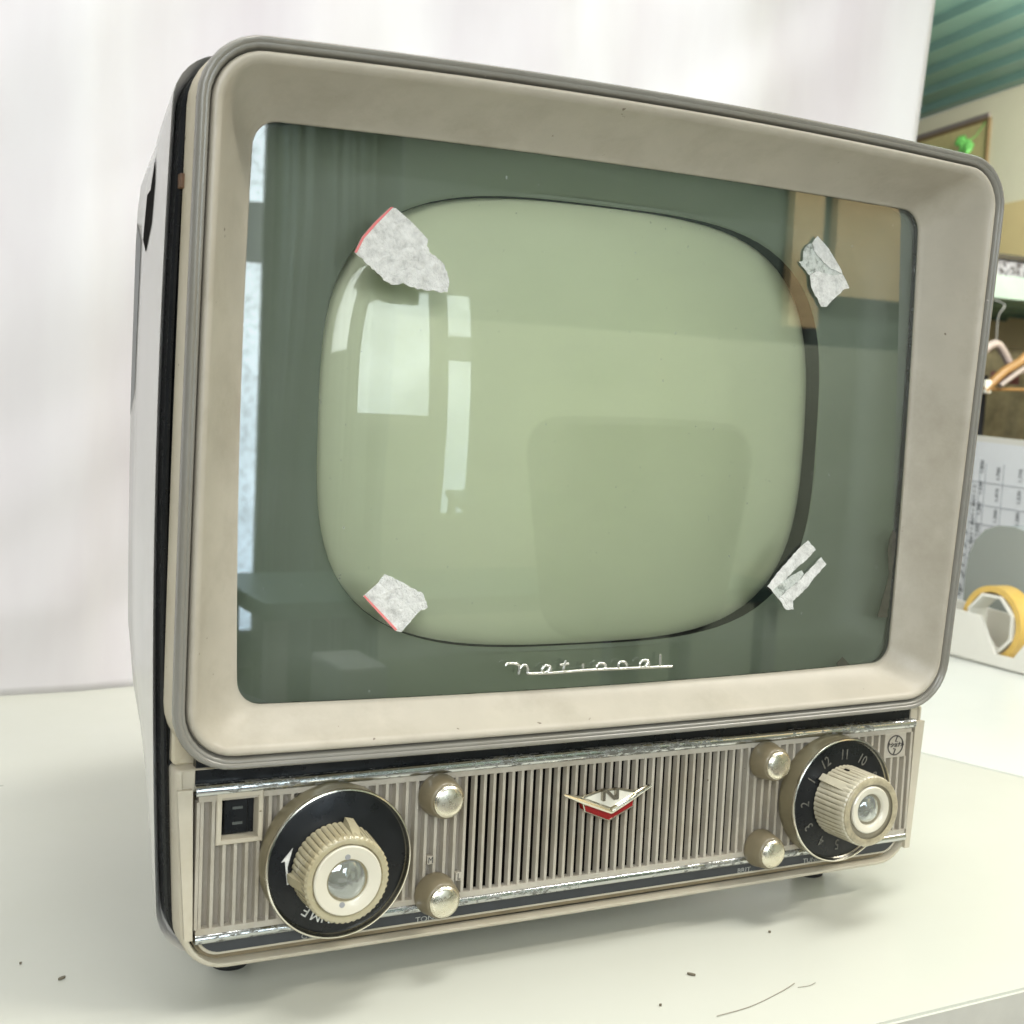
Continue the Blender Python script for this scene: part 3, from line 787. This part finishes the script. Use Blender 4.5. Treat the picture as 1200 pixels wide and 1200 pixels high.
# ---- N badge
bm = bmesh.new()
tri = [(-.0283,-.1799),(-.0187,-.1817),(-.0172,-.1819),(-.0070,-.1797),(.0038,-.1797),(.0138,-.1819),(.0229,-.1800),(.0155,-.1846),(-.0004,-.1915),(-.0175,-.1846)]
prism(bm, tri, -.0115, -.0100)
# raised gold V along the lower edge
for a, b in (((-.0283,-.1799),(-.0004,-.1912)),((-.0004,-.1912),(.0229,-.1800))):
    tube(bm, [V(a[0],-.0122,a[1]), V((a[0]*.62+b[0]*.38),-.0124,(a[1]*.62+b[1]*.38)-.0000), V(b[0],-.0124,b[1])], [.0006,.0013,.0013] if a[0] < -.01 else [.0013,.0012,.0006], 8)
tube(bm, [V(-.0172,-.0120,-.1822), V(-.0070,-.0120,-.1801), V(.0038,-.0120,-.1801), V(.0138,-.0120,-.1823)], .0005, 6)
bd = obj('maker_badge', bm, 'gold', TV, smooth=30)
bm = bmesh.new(); prism(bm, [(-.0160,-.1828),(-.0069,-.1806),(.0038,-.1806),(.0126,-.1829),(-.0006,-.1890)], -.0121, -.0112); obj('badge_field', bm, 'badgewhite', bd)
bm = bmesh.new(); prism(bm, [(-.0157,-.1856),(-.0142,-.1902),(.0000,-.1962),(.0140,-.1900),(.0148,-.1852),(-.0004,-.1916)], -.0098, -.0050); obj('badge_red', bm, 'red', bd)
bm = bmesh.new()
tube(bm, [V(-.0142,-.0098,-.1905), V(.0000,-.0098,-.1966), V(.0142,-.0098,-.1903)], .0005, 6)
tube(bm, [V(-.0157,-.0098,-.1858), V(-.0142,-.0098,-.1905)], .0004, 6); tube(bm, [V(.0148,-.0098,-.1854), V(.0142,-.0098,-.1903)], .0004, 6)
obj('badge_outline', bm, 'gold', bd, smooth=60)
bm = bmesh.new()
for a, b in (((-.0060,-.1842),(-.0062,-.1797)),((-.0062,-.1797),(-.0046,-.1797)),((-.0046,-.1797),(.0000,-.1838)),((.0000,-.1838),(.0018,-.1838)),((.0018,-.1838),(.0016,-.1794))):
    d = Vector((b[0]-a[0], b[1]-a[1])).normalized()*.0005; nrm = Vector((-d.y, d.x))*1.6
    prism(bm, [(a[0]-d.x-nrm.x, a[1]-d.y-nrm.y), (b[0]+d.x-nrm.x, b[1]+d.y-nrm.y), (b[0]+d.x+nrm.x, b[1]+d.y+nrm.y), (a[0]-d.x+nrm.x, a[1]-d.y+nrm.y)], -.0142-random.random()*.0001, -.0118)
obj('letter_n', bm, mat('dark_nickel', (.42,.39,.33), .25, metal=1), bd)

# ---- feet
for x, y in ((-.1780,.0440),(.1790,.0440),(-.150,.21),(.150,.21)):
    bm = bmesh.new(); rings = []
    for r, z in ((.0090,-.246),(.0100,-.250),(.0098,-.2610),(.0084,-.2650)):
        rings.append([V(x+r*math.cos(a), y+r*math.sin(a), z) for a in [2*PI*i/28 for i in range(28)]])
    loft(bm, rings, cap0=True, cap1=True)
    obj('foot', bm, 'rubber', TV, smooth=40)

# ================================================================== SETTING
def tabletop(name, pts, label, mt):
    t = thing(name, label, 'table', (sum(p[0] for p in pts)/4, sum(p[1] for p in pts)/4, -.72))
    bm = bmesh.new()
    a = [bm.verts.new(Vector((x,y,0))) for x,y in pts]; b = [bm.verts.new(Vector((x,y,-.028))) for x,y in pts]
    bm.faces.new(a); bm.faces.new(b[::-1])
    for i in range(4):
        j = (i+1) % 4; bm.faces.new((a[i], b[i], b[j], a[j])).material_index = 1
    bmesh.ops.bevel(bm, geom=[e for e in bm.edges if all(abs(v.co.z) < 1e-6 for v in e.verts)], offset=.0015, segments=2, affect='EDGES')
    obj('table_top', bm, [mt,'edge'], t)
    cx, cy = t.location.x, t.location.y
    for x, y in pts:
        x, y = x+(cx-x)*.08, y+(cy-y)*.08
        bm = bmesh.new(); add_box(bm, x-.015, x+.015, y-.015, y+.015, -.72, -.028, tv=False, bevel=.003)
        obj('leg', bm, 'greymetal', t)
    return t
tabletop('work_table', [(-.95,-.147),(.3780,-.1235),(.5120,.2640-.05),(.4680,.6800)][:1] + [(.5700,-.1180),(.3184,.700),(-.95,.715)], 'cream white laminate table that carries the old television', 'table')
tabletop('work_table', [(.5706,-.1180),(1.60,-.100),(1.60,.82),(.2823,.82)], 'cooler white laminate table butted on at the right', 'table2')
bm = bmesh.new(); add_box(bm, -6, 6, -6, 6, -.74, -.72, tv=False)
fl = obj('floor', bm, mat('grey_floor', (.30,.29,.27), .5, scale=2), None); fl['kind'] = 'structure'

# ---- hanging white sheet
def build_sheet():
    bm = bmesh.new()
    NX, NZ = 220, 150
    x0 = -1.15; grid = []
    for j in range(NZ+1):
        z = -.0005 + 1.25*j/NZ
        xr = .7925 + (z-.58)*.085
        row = []
        for i in range(NX+1):
            u = i/NX; x = x0 + (xr-x0)*u
            y = .660
            # broad soft folds
            y += .030*noise.noise(Vector((x*2.6+z*.25, z*.35, 3.1)))
            y += .026*noise.noise(Vector((x*8.5, z*.7, 9.1)))
            y += .010*noise.noise(Vector((x*4.5-z*2.2, z*2.0, 7.7)))
            t_ = min(1, max(0, (x+.160)/.05)); y += .022*t_*t_*(3-2*t_)
            t_ = min(1, max(0, (x+.36)/.12)); y -= .020*t_*t_*(3-2*t_)
            # diagonal pull creases
            d = x*.50 - z*.86
            y += .009*noise.noise(Vector((d*13, (x*.86+z*.5)*2.2, 1.3)))
            # pressed fold lines (vertical and one long horizontal)
            for xc, a in ((-.158,.0040), (.33,.003), (-.62,.004)):
                y += a*math.exp(-abs(x-xc)/.012)
            zc = .52 - (x+.1)*.02
            y += .004*math.exp(-abs(z-zc-Z0)/.012)
            y = .648 + (y-.648)*min(1, (xr-x)/.25+.04)*min(1, z/.10+.25)
            row.append(bm.verts.new((x, y, z)))
        grid.append(row)
    for j in range(NZ):
        for i in range(NX):
            bm.faces.new((grid[j][i], grid[j][i+1], grid[j+1][i+1], grid[j+1][i]))
    o = obj('backdrop_sheet', bm, 'sheet', None, smooth=180, base=(-.2,.64,0))
    md = o.modifiers.new('thick', 'SOLIDIFY'); md.thickness = .0008
    return tag(o, 'white cloth sheet hanging as a backdrop behind the television', 'sheet')
build_sheet()

# ---- crumbs, hair on the table
def flake(x, y, l, w, ang, label):
    l *= .72; w *= .72
    bm = bmesh.new(); c, s = math.cos(ang), math.sin(ang); pts = []
    for i in range(10):
        a = 2*PI*i/10; px, py = l*math.cos(a)*(1+.15*math.sin(3*a)), w*math.sin(a)
        pts.append((x+px*c-py*s, y+px*s+py*c))
    A = [bm.verts.new((p[0], p[1], .0002)) for p in pts]; B = [bm.verts.new((p[0], p[1], .0011)) for p in pts]
    bm.faces.new(A[::-1]); bm.faces.new(B)
    for i in range(10): bm.faces.new((A[i], A[(i+1)%10], B[(i+1)%10], B[i]))
    return tag(obj('crumb', bm, 'crumb', None, base=(x, y, 0)), label, 'crumb')
flake(.0266, -.0510, .0030, .0011, -.9, 'largest dark crumb on the table in front of the grille')
flake(-.2540, .0550, .0028, .0011, .5, 'dark crumb on the table left of the television')
flake(.0977, -.0221, .0010, .0009, 0, 'small black speck on the table in front of the right foot')
flake(-.0065, -.0735, .0009, .0008, 0, 'tiny brown speck near the front edge of the table')
flake(-.2692, .0785, .0008, .0007, 0, 'tiny speck at the far left of the table')
def hair(pts, r, label):
    bm = bmesh.new(); tube(bm, smooth_path([Vector((x, y, z)) for x, y, z in pts], 6), r, 5)
    return tag(obj('hair', bm, 'hair', None, smooth=60, base=(pts[0][0], pts[0][1], 0)), label, 'hair')
hair([(.0116,-.0928,.0006),(.0330,-.0903,.0004),(.0564,-.0831,.0004),(.0682,-.0787,.0008)], .00022, 'long curved hair lying near the front edge of the table')
hair([(.0673,-.0824,.0005),(.0738,-.0830,.0005),(.0790,-.0815,.0005)], .00018, 'short hair beside the end of the long hair')

# ================================================================== right-hand background
# tape dispenser (side plate lies along the depth direction)
TD = thing('tape_dispenser', 'white desk tape dispenser at the right edge of the table', 'tape dispenser', (.85,.52,0))
def yz_prism(bm, pts, x0, x1, mi=0):
    a = [bm.verts.new(V(x0,y,z)) for y,z in pts]; b = [bm.verts.new(V(x1,y,z)) for y,z in pts]
    bm.faces.new(a).material_index = mi; bm.faces.new(b[::-1]).material_index = mi
    for i in range(len(pts)):
        j = (i+1) % len(pts); bm.faces.new((a[i], b[i], b[j], a[j])).material_index = mi
side = [(.640,-.2600),(.640,-.2040),(.5585,-.2078),(.5190,-.2100),(.4965,-.2500),(.4690,-.2500),(.4540,-.2280),(.3700,-.2200),(.3600,-.2650)]
bm = bmesh.new(); yz_prism(bm, side[:1]+side[1:], .820, .8235); yz_prism(bm, side, .868, .8715)
yz_prism(bm, [(.640,-.2648),(.360,-.2648),(.360,-.2560),(.640,-.2560)], .8235, .868)
bmesh.ops.bevel(bm, geom=list(bm.edges), offset=.0008, segments=2, affect='EDGES')
obj('body', bm, 'whiteplastic', TD, smooth=40)
def ring_x(bm, cy, cz, ro, ri, x0, x1, seg, mi=0, segi=None):
    def rg(r, x): return [V(x, cy+r*math.cos(2*PI*i/seg+PI/8), cz+r*math.sin(2*PI*i/seg+PI/8)) for i in range(seg)]
    loft(bm, [rg(ri,x0), rg(ro,x0), rg(ro,x1), rg(ri,x1), rg(ri,x0)], mi=mi)
bm = bmesh.new(); ring_x(bm, .5130, -.2180, .0430, .0360, .8290, .8530, 64)
rl = tag(obj('tape_roll', bm, 'yellowtape', None, smooth=40, base=(.84,.513,.04)), 'yellow roll of tape sitting in the white dispenser', 'tape roll')
bm = bmesh.new(); ring_x(bm, .5130, -.2180, .0358, .0325, .8265, .8545, 8)
add_h = obj('hub', bm, 'whiteplastic', rl)

# frosted plastic hood behind the dispenser
bm = bmesh.new()
arch = [(.6190,-.2650),(.6190,-.1750),(.6150,-.1520),(.6070,-.1340),(.5930,-.1200),(.5740,-.1130),(.5500,-.1120),(.5200,-.1180),(.4600,-.1260),(.4600,-.2650)]
ra = [[V(x, y, z) for y, z in arch] for x in (.895,.8965,.98,.9815)]
loft(bm, ra, closed=True, cap0=True, cap1=True)
bmesh.ops.bevel(bm, geom=[e for e in bm.edges if e.calc_face_angle(0) > .5], offset=.004, segments=3, affect='EDGES')
tag(obj('plastic_hood', bm, 'frost', None, smooth=40, base=(.93,.54,0)), 'frosted grey plastic hood with rounded top behind the tape roll', 'plastic box')

# price list board
PB = thing('price_board', 'white board with a sideways printed price list behind the tape roll', 'price list', (1.01,.62,0))
bm = bmesh.new(); yz_prism(bm, [(.80,-.2650),(.80,-.0070),(.7194,-.0100),(.30,-.0240),(.30,-.2650)], 1.0, 1.012)
obj('board', bm, 'whiteplastic', PB)
bm = bmesh.new(); yz_prism(bm, [(.79,-.2550),(.79,-.0150),(.34,-.0290),(.34,-.2550)], .9990, .9996)
pp = obj('paper_sheet', bm, 'paper', PB)
bm = bmesh.new()
def bl(y0, z0, y1, z1, w=.0004):
    d = Vector((y1-y0, z1-z0)).normalized(); n = Vector((-d.y, d.x))*w
    yz_prism(bm, [(y0-n.x,z0-n.y),(y1-n.x,z1-n.y),(y1+n.x,z1+n.y),(y0+n.x,z0+n.y)], .9984, .9989)
for y in (.7195, .7070, .6975, .6680, .6240): bl(y, -.215, y-.002, -.045)
for z in (-.0695,-.0990,-.1240,-.1480,-.1720,-.1960): bl(.7195, z, .60, z-.0035)
obj('rule', bm, mat('grey_rule', (.38,.40,.42), .7), pp)
bm = bmesh.new()
BF = Matrix(((0,0,-1,0),(-1,0,0,0),(0,1,0,0),(0,0,0,1)))       # text on a plane that faces -X
def btext(s, size, y, z, **k):
    bm = bmesh.new()
    add_text(bm, s, size, Matrix.Translation(V(.9983, y, z)) @ BF @ Matrix.Rotation(PI/2, 4, 'Z'), .0001, **k)
    obj('lettering', bm, M['print'], pp)
btext('ゆうパック', .0200, .7265, -.175)
for i, s in enumerate(('60サイズ','80サイズ','100サイズ','120サイズ','140サイズ')): btext(s, .0065, .7115, -.186+.0245*i)
for i, s in enumerate(('800','1,030','1,280','1,530','1,800')): btext(s, .0080, .7020, -.160+.0275*i)
for i, s in enumerate(('960','1,200','1,410','1,700')): btext(s, .0080, .6740, -.140+.0275*i)
for i, s in enumerate(('1,030','1,280','1,530','1,770')): btext(s, .0080, .6380, -.140+.0275*i)

# steel shelf with mint lip, and the ribbed underside
def corrugated(bm, p0, e1, e2, n, L, h):
    """ribbed sheet: ridges run along e1 (length L) and repeat along e2."""
    e1 = Vector(e1); e2 = Vector(e2); up = Vector((0,0,1)); prof = []
    for i in range(n):
        b = i*.10
        prof += [(b,0),(b+.055,0),(b+.062,-h),(b+.070,-h),(b+.078,0)]
    A = [bm.verts.new(Vector(p0)+e2*d+up*z) for d, z in prof]; B = [bm.verts.new(Vector(p0)+e1*L+e2*d+up*z) for d, z in prof]
    for i in range(len(A)-1): bm.faces.new((A[i], A[i+1], B[i+1], B[i]))
SH = thing('steel_shelf', 'teal painted steel shelf with pale mint front lip, holding a black box', 'shelf', (2.0,1.5,-.72))
bm = bmesh.new(); add_box(bm, 1.30, 3.0, 1.296, 1.302, .2400, .2830, bevel=.001)
o = obj('shelf_lip', bm, 'mint', SH)
bm = bmesh.new(); add_box(bm, 1.30, 3.0, 1.3022, 1.95, .2760, .2800)
corrugated(bm, (1.30,1.306,.2560+Z0), (1,0,0), (0,1,0), 6, 1.7, .012)
obj('shelf_board', bm, 'teal', SH)
for x in (2.95,):
    for y in (1.32, 1.93):
        bm = bmesh.new(); add_box(bm, x, x+.04, y, y+.04, -.985, 1.2, bevel=.002); obj('upright', bm, 'teal', SH)
BX = thing('storage_box', 'black lidded box with silver patterned side standing on the teal shelf', 'box', (1.72,1.36,.2802+Z0))
bm = bmesh.new(); add_box(bm, 1.640, 1.80, 1.340, 1.44, .2803, .3190, bevel=.002); obj('box_body', bm, 'silverprint', BX)
bm = bmesh.new(); add_box(bm, 1.634, 1.806, 1.334, 1.446, .3190, .3300, bevel=.002); obj('box_lid', bm, 'boxblack', BX)

# upper ribbed teal panel
bm = bmesh.new()
e = Vector((-.229,-.9734,0)).normalized(); nrm = Vector((-.9734,.229,0)).normalized()
corrugated(bm, Vector((2.2671,2.1557,.8+Z0)) - e*1.2, e, nrm, 16, 3.2, .014)
tag(obj('ribbed_panel', bm, 'teal', None, base=(2.0,1.6,1.06)), 'dark teal ribbed steel panel above the pale yellow wall', 'steel panel')
# pale wall, door frame
bm = bmesh.new()
P0 = Vector((2.2671,2.1557,0)) ; wn = -nrm
def wp(s, off, z): q = P0 - e*s - nrm*off; return Vector((q.x, q.y, z+Z0))
def wall_box(bm, s0, s1, z0, z1, o0, o1, mi=0):
    v = [bm.verts.new(wp(s,o,z)) for s,o,z in ((s0,o0,z0),(s1,o0,z0),(s1,o1,z0),(s0,o1,z0),(s0,o0,z1),(s1,o0,z1),(s1,o1,z1),(s0,o1,z1))]
    for q in ((0,1,5,4),(1,2,6,5),(2,3,7,6),(3,0,4,7),(4,5,6,7),(3,2,1,0)): bm.faces.new([v[i] for i in q]).material_index = mi
wall_box(bm, -2.6, 2.5, .5265, .7995, .002, .10, 0)
wall_box(bm, -2.6, 2.5, -.985, .5260, -.001, .10, 1)
w = tag(obj('wall', bm, ['wall','tan'], None, base=(2.3,2.1,-.72)), 'pale yellow wall with tan lower part beyond the television', 'wall')
w["kind"] = "structure"
DF = thing('door_frame', 'thin brown frame around a yellowish panel on the pale wall', 'door frame', tuple(wp(-.1,0,.0)))
bm = bmesh.new(); wall_box(bm, -.262, .60, .738, .746, -.006, .004); wall_box(bm, -.270, -.262, .53, .746, -.006, .004); obj('frame', bm, 'doorbrown', DF)
bm = bmesh.new(); wall_box(bm, -.262, .60, .53, .738, -.002, .003); obj('panel', bm, mat('yellowish_door', (.66,.58,.28), .6), DF)
bm = bmesh.new(); wall_box(bm, -.262, .60, .746, .758, -.003, .003); obj('upper_rail', bm, 'pinkplastic', DF)
# bright green ornament
bm = bmesh.new()
for (px, py, pz, r, st) in ((2.148,1.93,.688,.014,1.2),(2.146,1.915,.676,.015,1.1),(2.140,1.895,.662,.013,1.3),(2.142,1.90,.672,.012,1.0),(2.150,1.925,.668,.010,1.4)):
    bmesh.ops.create_icosphere(bm, subdivisions=3, radius=r, matrix=Matrix.Translation(V(px,py,pz)) @ Matrix.Rotation(.6,4,'Y') @ Matrix.Diagonal((.55,1,st,1)))
for v in bm.verts: v.co += Vector((noise.noise(v.co*70), noise.noise(v.co*70+Vector((9,0,0))), noise.noise(v.co*70+Vector((0,9,0)))))*.004
stem = [V(2.146,1.915,.676), V(2.18,1.913,.70), V(2.21,1.912,.7425)]
tube(bm, stem, .0012, 6)
tag(obj('leaf_ornament', bm, 'green', None, smooth=180, base=(2.146,1.91,.95)), 'small bright green leafy ornament hanging by the brown door frame', 'ornament')

# clothes on hangers
def cloth_panel(name, x0, x1, y, z0, z1, m, label, cat, seed, amp=.02, slope=0):
    bm = bmesh.new(); NX, NZ = 40, 40; g = []
    for j in range(NZ+1):
        t = j/NZ; row = []
        for i in range(NX+1):
            u = i/NX; z = z0+(z1-z0)*t + slope*(u-.0)*t
            sh = .0 if t < .8 else (t-.8)*.0
            x = x0+(x1-x0)*u
            yy = y + amp*noise.noise(Vector((x*16+seed, z*3.0, seed))) + amp*.5*noise.noise(Vector((x*34, z*14, seed+4)))
            row.append(bm.verts.new(V(x+sh, yy, z)))
        g.append(row)
    for j in range(NZ):
        for i in range(NX): bm.faces.new((g[j][i], g[j][i+1], g[j+1][i+1], g[j+1][i]))
    bmesh.ops.solidify(bm, geom=bm.faces[:], thickness=.006)
    return tag(obj(name, bm, m, None, smooth=180, base=((x0+x1)/2, y, z0+Z0)), label, cat)
cloth_panel('coat', 1.600, 2.05, 1.345, -.60, .150, 'khaki', 'khaki patterned garment hanging at the far right edge', 'garment', 2.0)
cloth_panel('trousers', 1.585, 1.632, 1.300, -.60, .094, 'darkcloth', 'narrow black garment hanging beside the khaki one', 'garment', 5.0, amp=.008)
cloth_panel('jacket', 1.44, 1.592, 1.275, -.60, .060, 'darkcloth', 'black garment tapering to its top, half hidden by the television', 'garment', 8.0, amp=.01)
cloth_panel('scarf', 1.600, 1.672, 1.262, .078, .100, 'maroon', 'small dark maroon cloth folded over a hanger bar', 'cloth', 1.0, amp=.004)
def hanger(pts, rad, m, label, bar=None, hook=None, name='coat_hanger'):
    t = thing(name, label, 'hanger', tuple(V(*pts[len(pts)//2])), 'coat hangers under the teal shelf')
    bm = bmesh.new(); tube(bm, smooth_path([V(*p) for p in pts], 6), rad, 10); obj('shoulder', bm, m, t, smooth=60)
    if bar:
        bm = bmesh.new(); tube(bm, [V(*p) for p in bar], .0030, 8); obj('bar', bm, m, t, smooth=60)
    if hook:
        bm = bmesh.new(); tube(bm, smooth_path([V(*p) for p in hook], 6), .0012, 6); obj('hook', bm, 'greymetal', t, smooth=60)
    return t
hanger([(1.5550,1.235,.062),(1.600,1.235,.098),(1.645,1.235,.122),(1.690,1.235,.158),(1.735,1.235,.164),(1.790,1.235,.122),(1.93,1.235,.058)], .0085, 'wood', 'curved tan wooden coat hanger nearest the television edge',
       bar=[(1.568,1.240,.0655),(1.93,1.240,.078)], hook=[(1.71,1.235,.165),(1.71,1.235,.205),(1.725,1.235,.232),(1.712,1.295,.2395)])
hanger([(1.540,1.255,.110),(1.575,1.255,.142),(1.600,1.255,.150),(1.620,1.255,.135),(1.640,1.255,.110)], .0080, 'pinkplastic', 'pale pinkish plastic coat hanger behind the wooden one', hook=[(1.598,1.255,.150),(1.598,1.255,.200),(1.610,1.255,.225),(1.598,1.300,.2395)])
hanger([(1.590,1.230,.073),(1.640,1.230,.103),(1.700,1.230,.128),(1.76,1.230,.128),(1.90,1.230,.09)], .0045, 'pinkplastic', 'thin pink plastic coat hanger overlapping the wooden one', bar=[(1.640,1.236,.101),(1.90,1.236,.098)], hook=[(1.735,1.230,.131),(1.735,1.230,.20),(1.745,1.230,.23),(1.735,1.295,.2395)])
bm = bmesh.new(); add_box(bm, 1.552, 1.566, 1.228, 1.238, .058, .082, bevel=.002)
tag(obj('size_clip', bm, 'whiteplastic', None, base=(1.559,1.233,.32)), 'small white clip at the left end of the hanger bar', 'clip')
# ================================================================== the room behind the viewer (seen in the glass)
WN = thing('window', 'tall daylit window reflected in the television glass', 'window', (-.3,-2.5,-.72))
bm = bmesh.new(); add_box(bm, -.22, .325, -2.52, -2.515, -.02, .66)
obj('pane', bm, 'daylight', WN)
bm = bmesh.new(); add_box(bm, .435, .572, -2.52, -2.515, -.57, .292); add_box(bm, .435, .572, -2.52, -2.515, .432, .66)
obj('side_pane', bm, 'daylight', WN)
bm = bmesh.new(); add_box(bm, .435, .572, -2.52, -2.515, .292, .432)
obj('blind', bm, 'daylight2', WN)
bm = bmesh.new()
add_box(bm, -.30, -.22, -2.56, -2.50, -.62, .72, bevel=.004); add_box(bm, .325, .435, -2.56, -2.50, -.62, .72, bevel=.004); add_box(bm, .572, .60, -2.56, -2.50, -.62, .72, bevel=.004)
add_box(bm, -.30, .60, -2.565, -2.498, .66, .76, bevel=.004); add_box(bm, -.22, .325, -2.565, -2.498, -.10, -.02, bevel=.004); add_box(bm, .435, .572, -2.565, -2.498, -.66, -.57, bevel=.004)
obj('window_frame', bm, 'alu', WN)
bm = bmesh.new(); NX = 120
ra = []
for z in (-.95, -.3, .4, 1.5):
    ra.append([V(.575+.30*i/NX+(.01*math.sin(z*3)), -2.44 + .10*noise.noise(Vector((i*.075, z*.5, 2.0))) + .05*noise.noise(Vector((i*.21, z*.8, 5.0))), z) for i in range(NX+1)])
loft(bm, ra, closed=False)
tag(obj('curtain', bm, 'curtain', None, smooth=180, base=(.7,-2.44,-.7)), 'dark green curtain gathered beside the reflected window', 'curtain')
bm = bmesh.new(); add_box(bm, -4, 4, -2.72, -2.60, -.985, 1.9); 

bw = tag(obj('rear_wall', bm, 'darkwall', None, base=(0,-2.66,-.7)), 'dark green wall reflected in the television glass', 'wall'); bw['kind'] = 'structure'
bm = bmesh.new(); add_box(bm, .60, 4.0, -2.598, -2.57, -.985, .20, bevel=.003)
tag(obj('wall_panel', bm, mat('pale_green_panel', (.30,.335,.26), .7, scale=3, var=.08), None, base=(2.3,-2.58,-.7)), 'pale green lower wall panelling reflected low in the television glass', 'wall panel')
CH = thing('office_chair', 'dark office chair standing in front of the television, seen mirrored in the glass', 'chair', (.93,-1.35,-.72))
bm = bmesh.new(); loft(bm, [ring(outline(.760,.700,1.110,1.170,-.40,-.018,.06,.07,(0,0,0,.004)), y) for y in (-1.42,-1.40)] + [ring(outline(.770,.712,1.100,1.158,-.39,-.030,.06,.07,(0,0,0,.004)), -1.375)], cap0=True, cap1=True)
obj('backrest', bm, 'darkfabric', CH, smooth=50)
bm = bmesh.new(); add_box(bm, .70, 1.16, -1.36, -.93, -.58, -.52, bevel=.02); obj('seat', bm, 'darkfabric', CH)
bm = bmesh.new(); add_box(bm, .90, .96, -1.46, -1.42, -.60, -.25, bevel=.005); obj('back_support', bm, 'greymetal', CH)
bm = bmesh.new(); tube(bm, [V(.93,-1.15,-.93), V(.93,-1.15,-.58)], .028, 16); obj('stem', bm, 'greymetal', CH)
for k in range(5):
    bm = bmesh.new(); a = 2*PI*k/5+.3; tube(bm, [V(.93,-1.15,-.90), V(.93+.28*math.cos(a), -1.15+.28*math.sin(a), -.955)], [.022,.015], 10); obj('leg', bm, 'greymetal', CH)
DK = thing('side_desk', 'dark green desk beside the mirrored window', 'desk', (1.1,-2.1,-.72))
bm = bmesh.new(); add_box(bm, .415, 1.70, -2.32, -1.90, -.440, -.405, bevel=.003); obj('desk_top', bm, mat('desk_green', (.05,.09,.08), .4), DK)
for x in (.45, 1.65):
    for y in (-2.28, -1.94):
        bm = bmesh.new(); add_box(bm, x-.02, x+.02, y-.02, y+.02, -.985, -.440); obj('leg', bm, 'greymetal', DK)
bm = bmesh.new(); add_box(bm, .505, .60, -1.885, -1.72, -.645, -.500, bevel=.004); add_box(bm, .49, .615, -1.90, -1.70, -.985, -.6452, bevel=.004)  # plain box added to give a bright patch low in the glass
tag(obj('pale_box', bm, mat('pale_box_paint', (.30,.31,.31), .5), None, base=(.55,-1.8,-.72)), 'pale box added below the mirrored desk as a bright patch in the glass', 'drawer unit')
bm = bmesh.new(); add_box(bm, 2.15, 2.26, -2.58, -2.55, .25, 1.4); add_box(bm, 2.31, 2.62, -2.58, -2.55, .35, 1.4)
tag(obj('beige_panel', bm, 'beige', None, base=(2.4,-2.56,.5)), 'beige panel reflected in the upper right of the television glass', 'panel')

# ================================================================== light
world = bpy.data.worlds.new("World"); SC.world = world; world.use_nodes = True
nt = world.node_tree; bg = nt.nodes["Background"]
tc = nt.nodes.new("ShaderNodeTexCoord"); sep = nt.nodes.new("ShaderNodeSeparateXYZ")
nt.links.new(tc.outputs["Generated"], sep.inputs[0])
mr = nt.nodes.new("ShaderNodeMapRange"); mr.inputs[1].default_value = -.6; mr.inputs[2].default_value = .8
nt.links.new(sep.outputs["Z"], mr.inputs[0])
r = nt.nodes.new("ShaderNodeValToRGB"); nt.links.new(mr.outputs[0], r.inputs[0])
r.color_ramp.elements[0].color = (.10,.095,.08,1); r.color_ramp.elements[1].color = (.75,.75,.72,1)
e_ = r.color_ramp.elements.new(.5); e_.color = (.30,.30,.30,1)
nt.links.new(r.outputs[0], bg.inputs[0]); bg.inputs[1].default_value = .75

def area(name, loc, target, sx, sy, power, col):
    l = bpy.data.lights.new(name, 'AREA'); l.shape = 'RECTANGLE'; l.size = sx; l.size_y = sy; l.energy = power; l.color = col
    o = bpy.data.objects.new(name, l); COL.objects.link(o); o.location = loc
    d = Vector(target)-Vector(loc); o.rotation_euler = d.to_track_quat('-Z', 'Y').to_euler()
    return o
area('ceiling_lamp', (.30,-.20,1.95), (.1,.15,0), 1.3, .35, 29, (1,.985,.945))
area('ceiling_lamp_far', (-.45,.0,2.15), (-.2,.3,0), 1.6, .5, 8, (1,.99,.97))
area('window_light', (-1.15,-1.9,1.05), (.1,.2,.25), 1.1, .9, 31, (.93,.97,1))
area('aisle_fill', (1.55,.72,.90), (2.2,1.85,1.0), .7, .4, 26, (1,.97,.88))  # added fill outside the view, brightens the wall and shelf at the right
area('rear_fill', (1.9,-1.2,2.2), (2.2,-2.6,.3), 1.2, .4, 170, (1,.95,.85))  # added fill behind the viewer, brightens the mirrored beige panel
SC.view_settings.view_transform = 'Standard'; SC.view_settings.look = 'None'
SC.view_settings.exposure = -0.02; SC.view_settings.gamma = 1; SC.view_settings.use_curve_mapping = False

# ================================================================== camera
R_ = ((0.8868288079026182,-0.45978053817138465,0.04622252906103873),(0.0008985150388633907,-0.09831160916542617,-0.9951552744039631),(0.4620972388412331,0.8825738973151653,-0.08677244743104654))
cam = bpy.data.cameras.new('camera'); co = bpy.data.objects.new('camera', cam); COL.objects.link(co)
mw = Matrix.Identity(4)
for i in range(3):
    mw[i][0] = R_[0][i]; mw[i][1] = -R_[1][i]; mw[i][2] = -R_[2][i]
mw.translation = Vector((-.3581,-.5730,.0154+Z0))
co.matrix_world = mw
cam.sensor_width = 36; cam.sensor_fit = 'HORIZONTAL'; cam.lens = 1578.504/1200*36
cam.clip_start = .02; cam.clip_end = 60
cam.dof.use_dof = True; cam.dof.focus_distance = .66; cam.dof.aperture_fstop = 19
SC.camera = co
SC.cycles.max_bounces = 10; SC.cycles.transparent_max_bounces = 12; SC.cycles.glossy_bounces = 5
SC.cycles.use_denoising = True
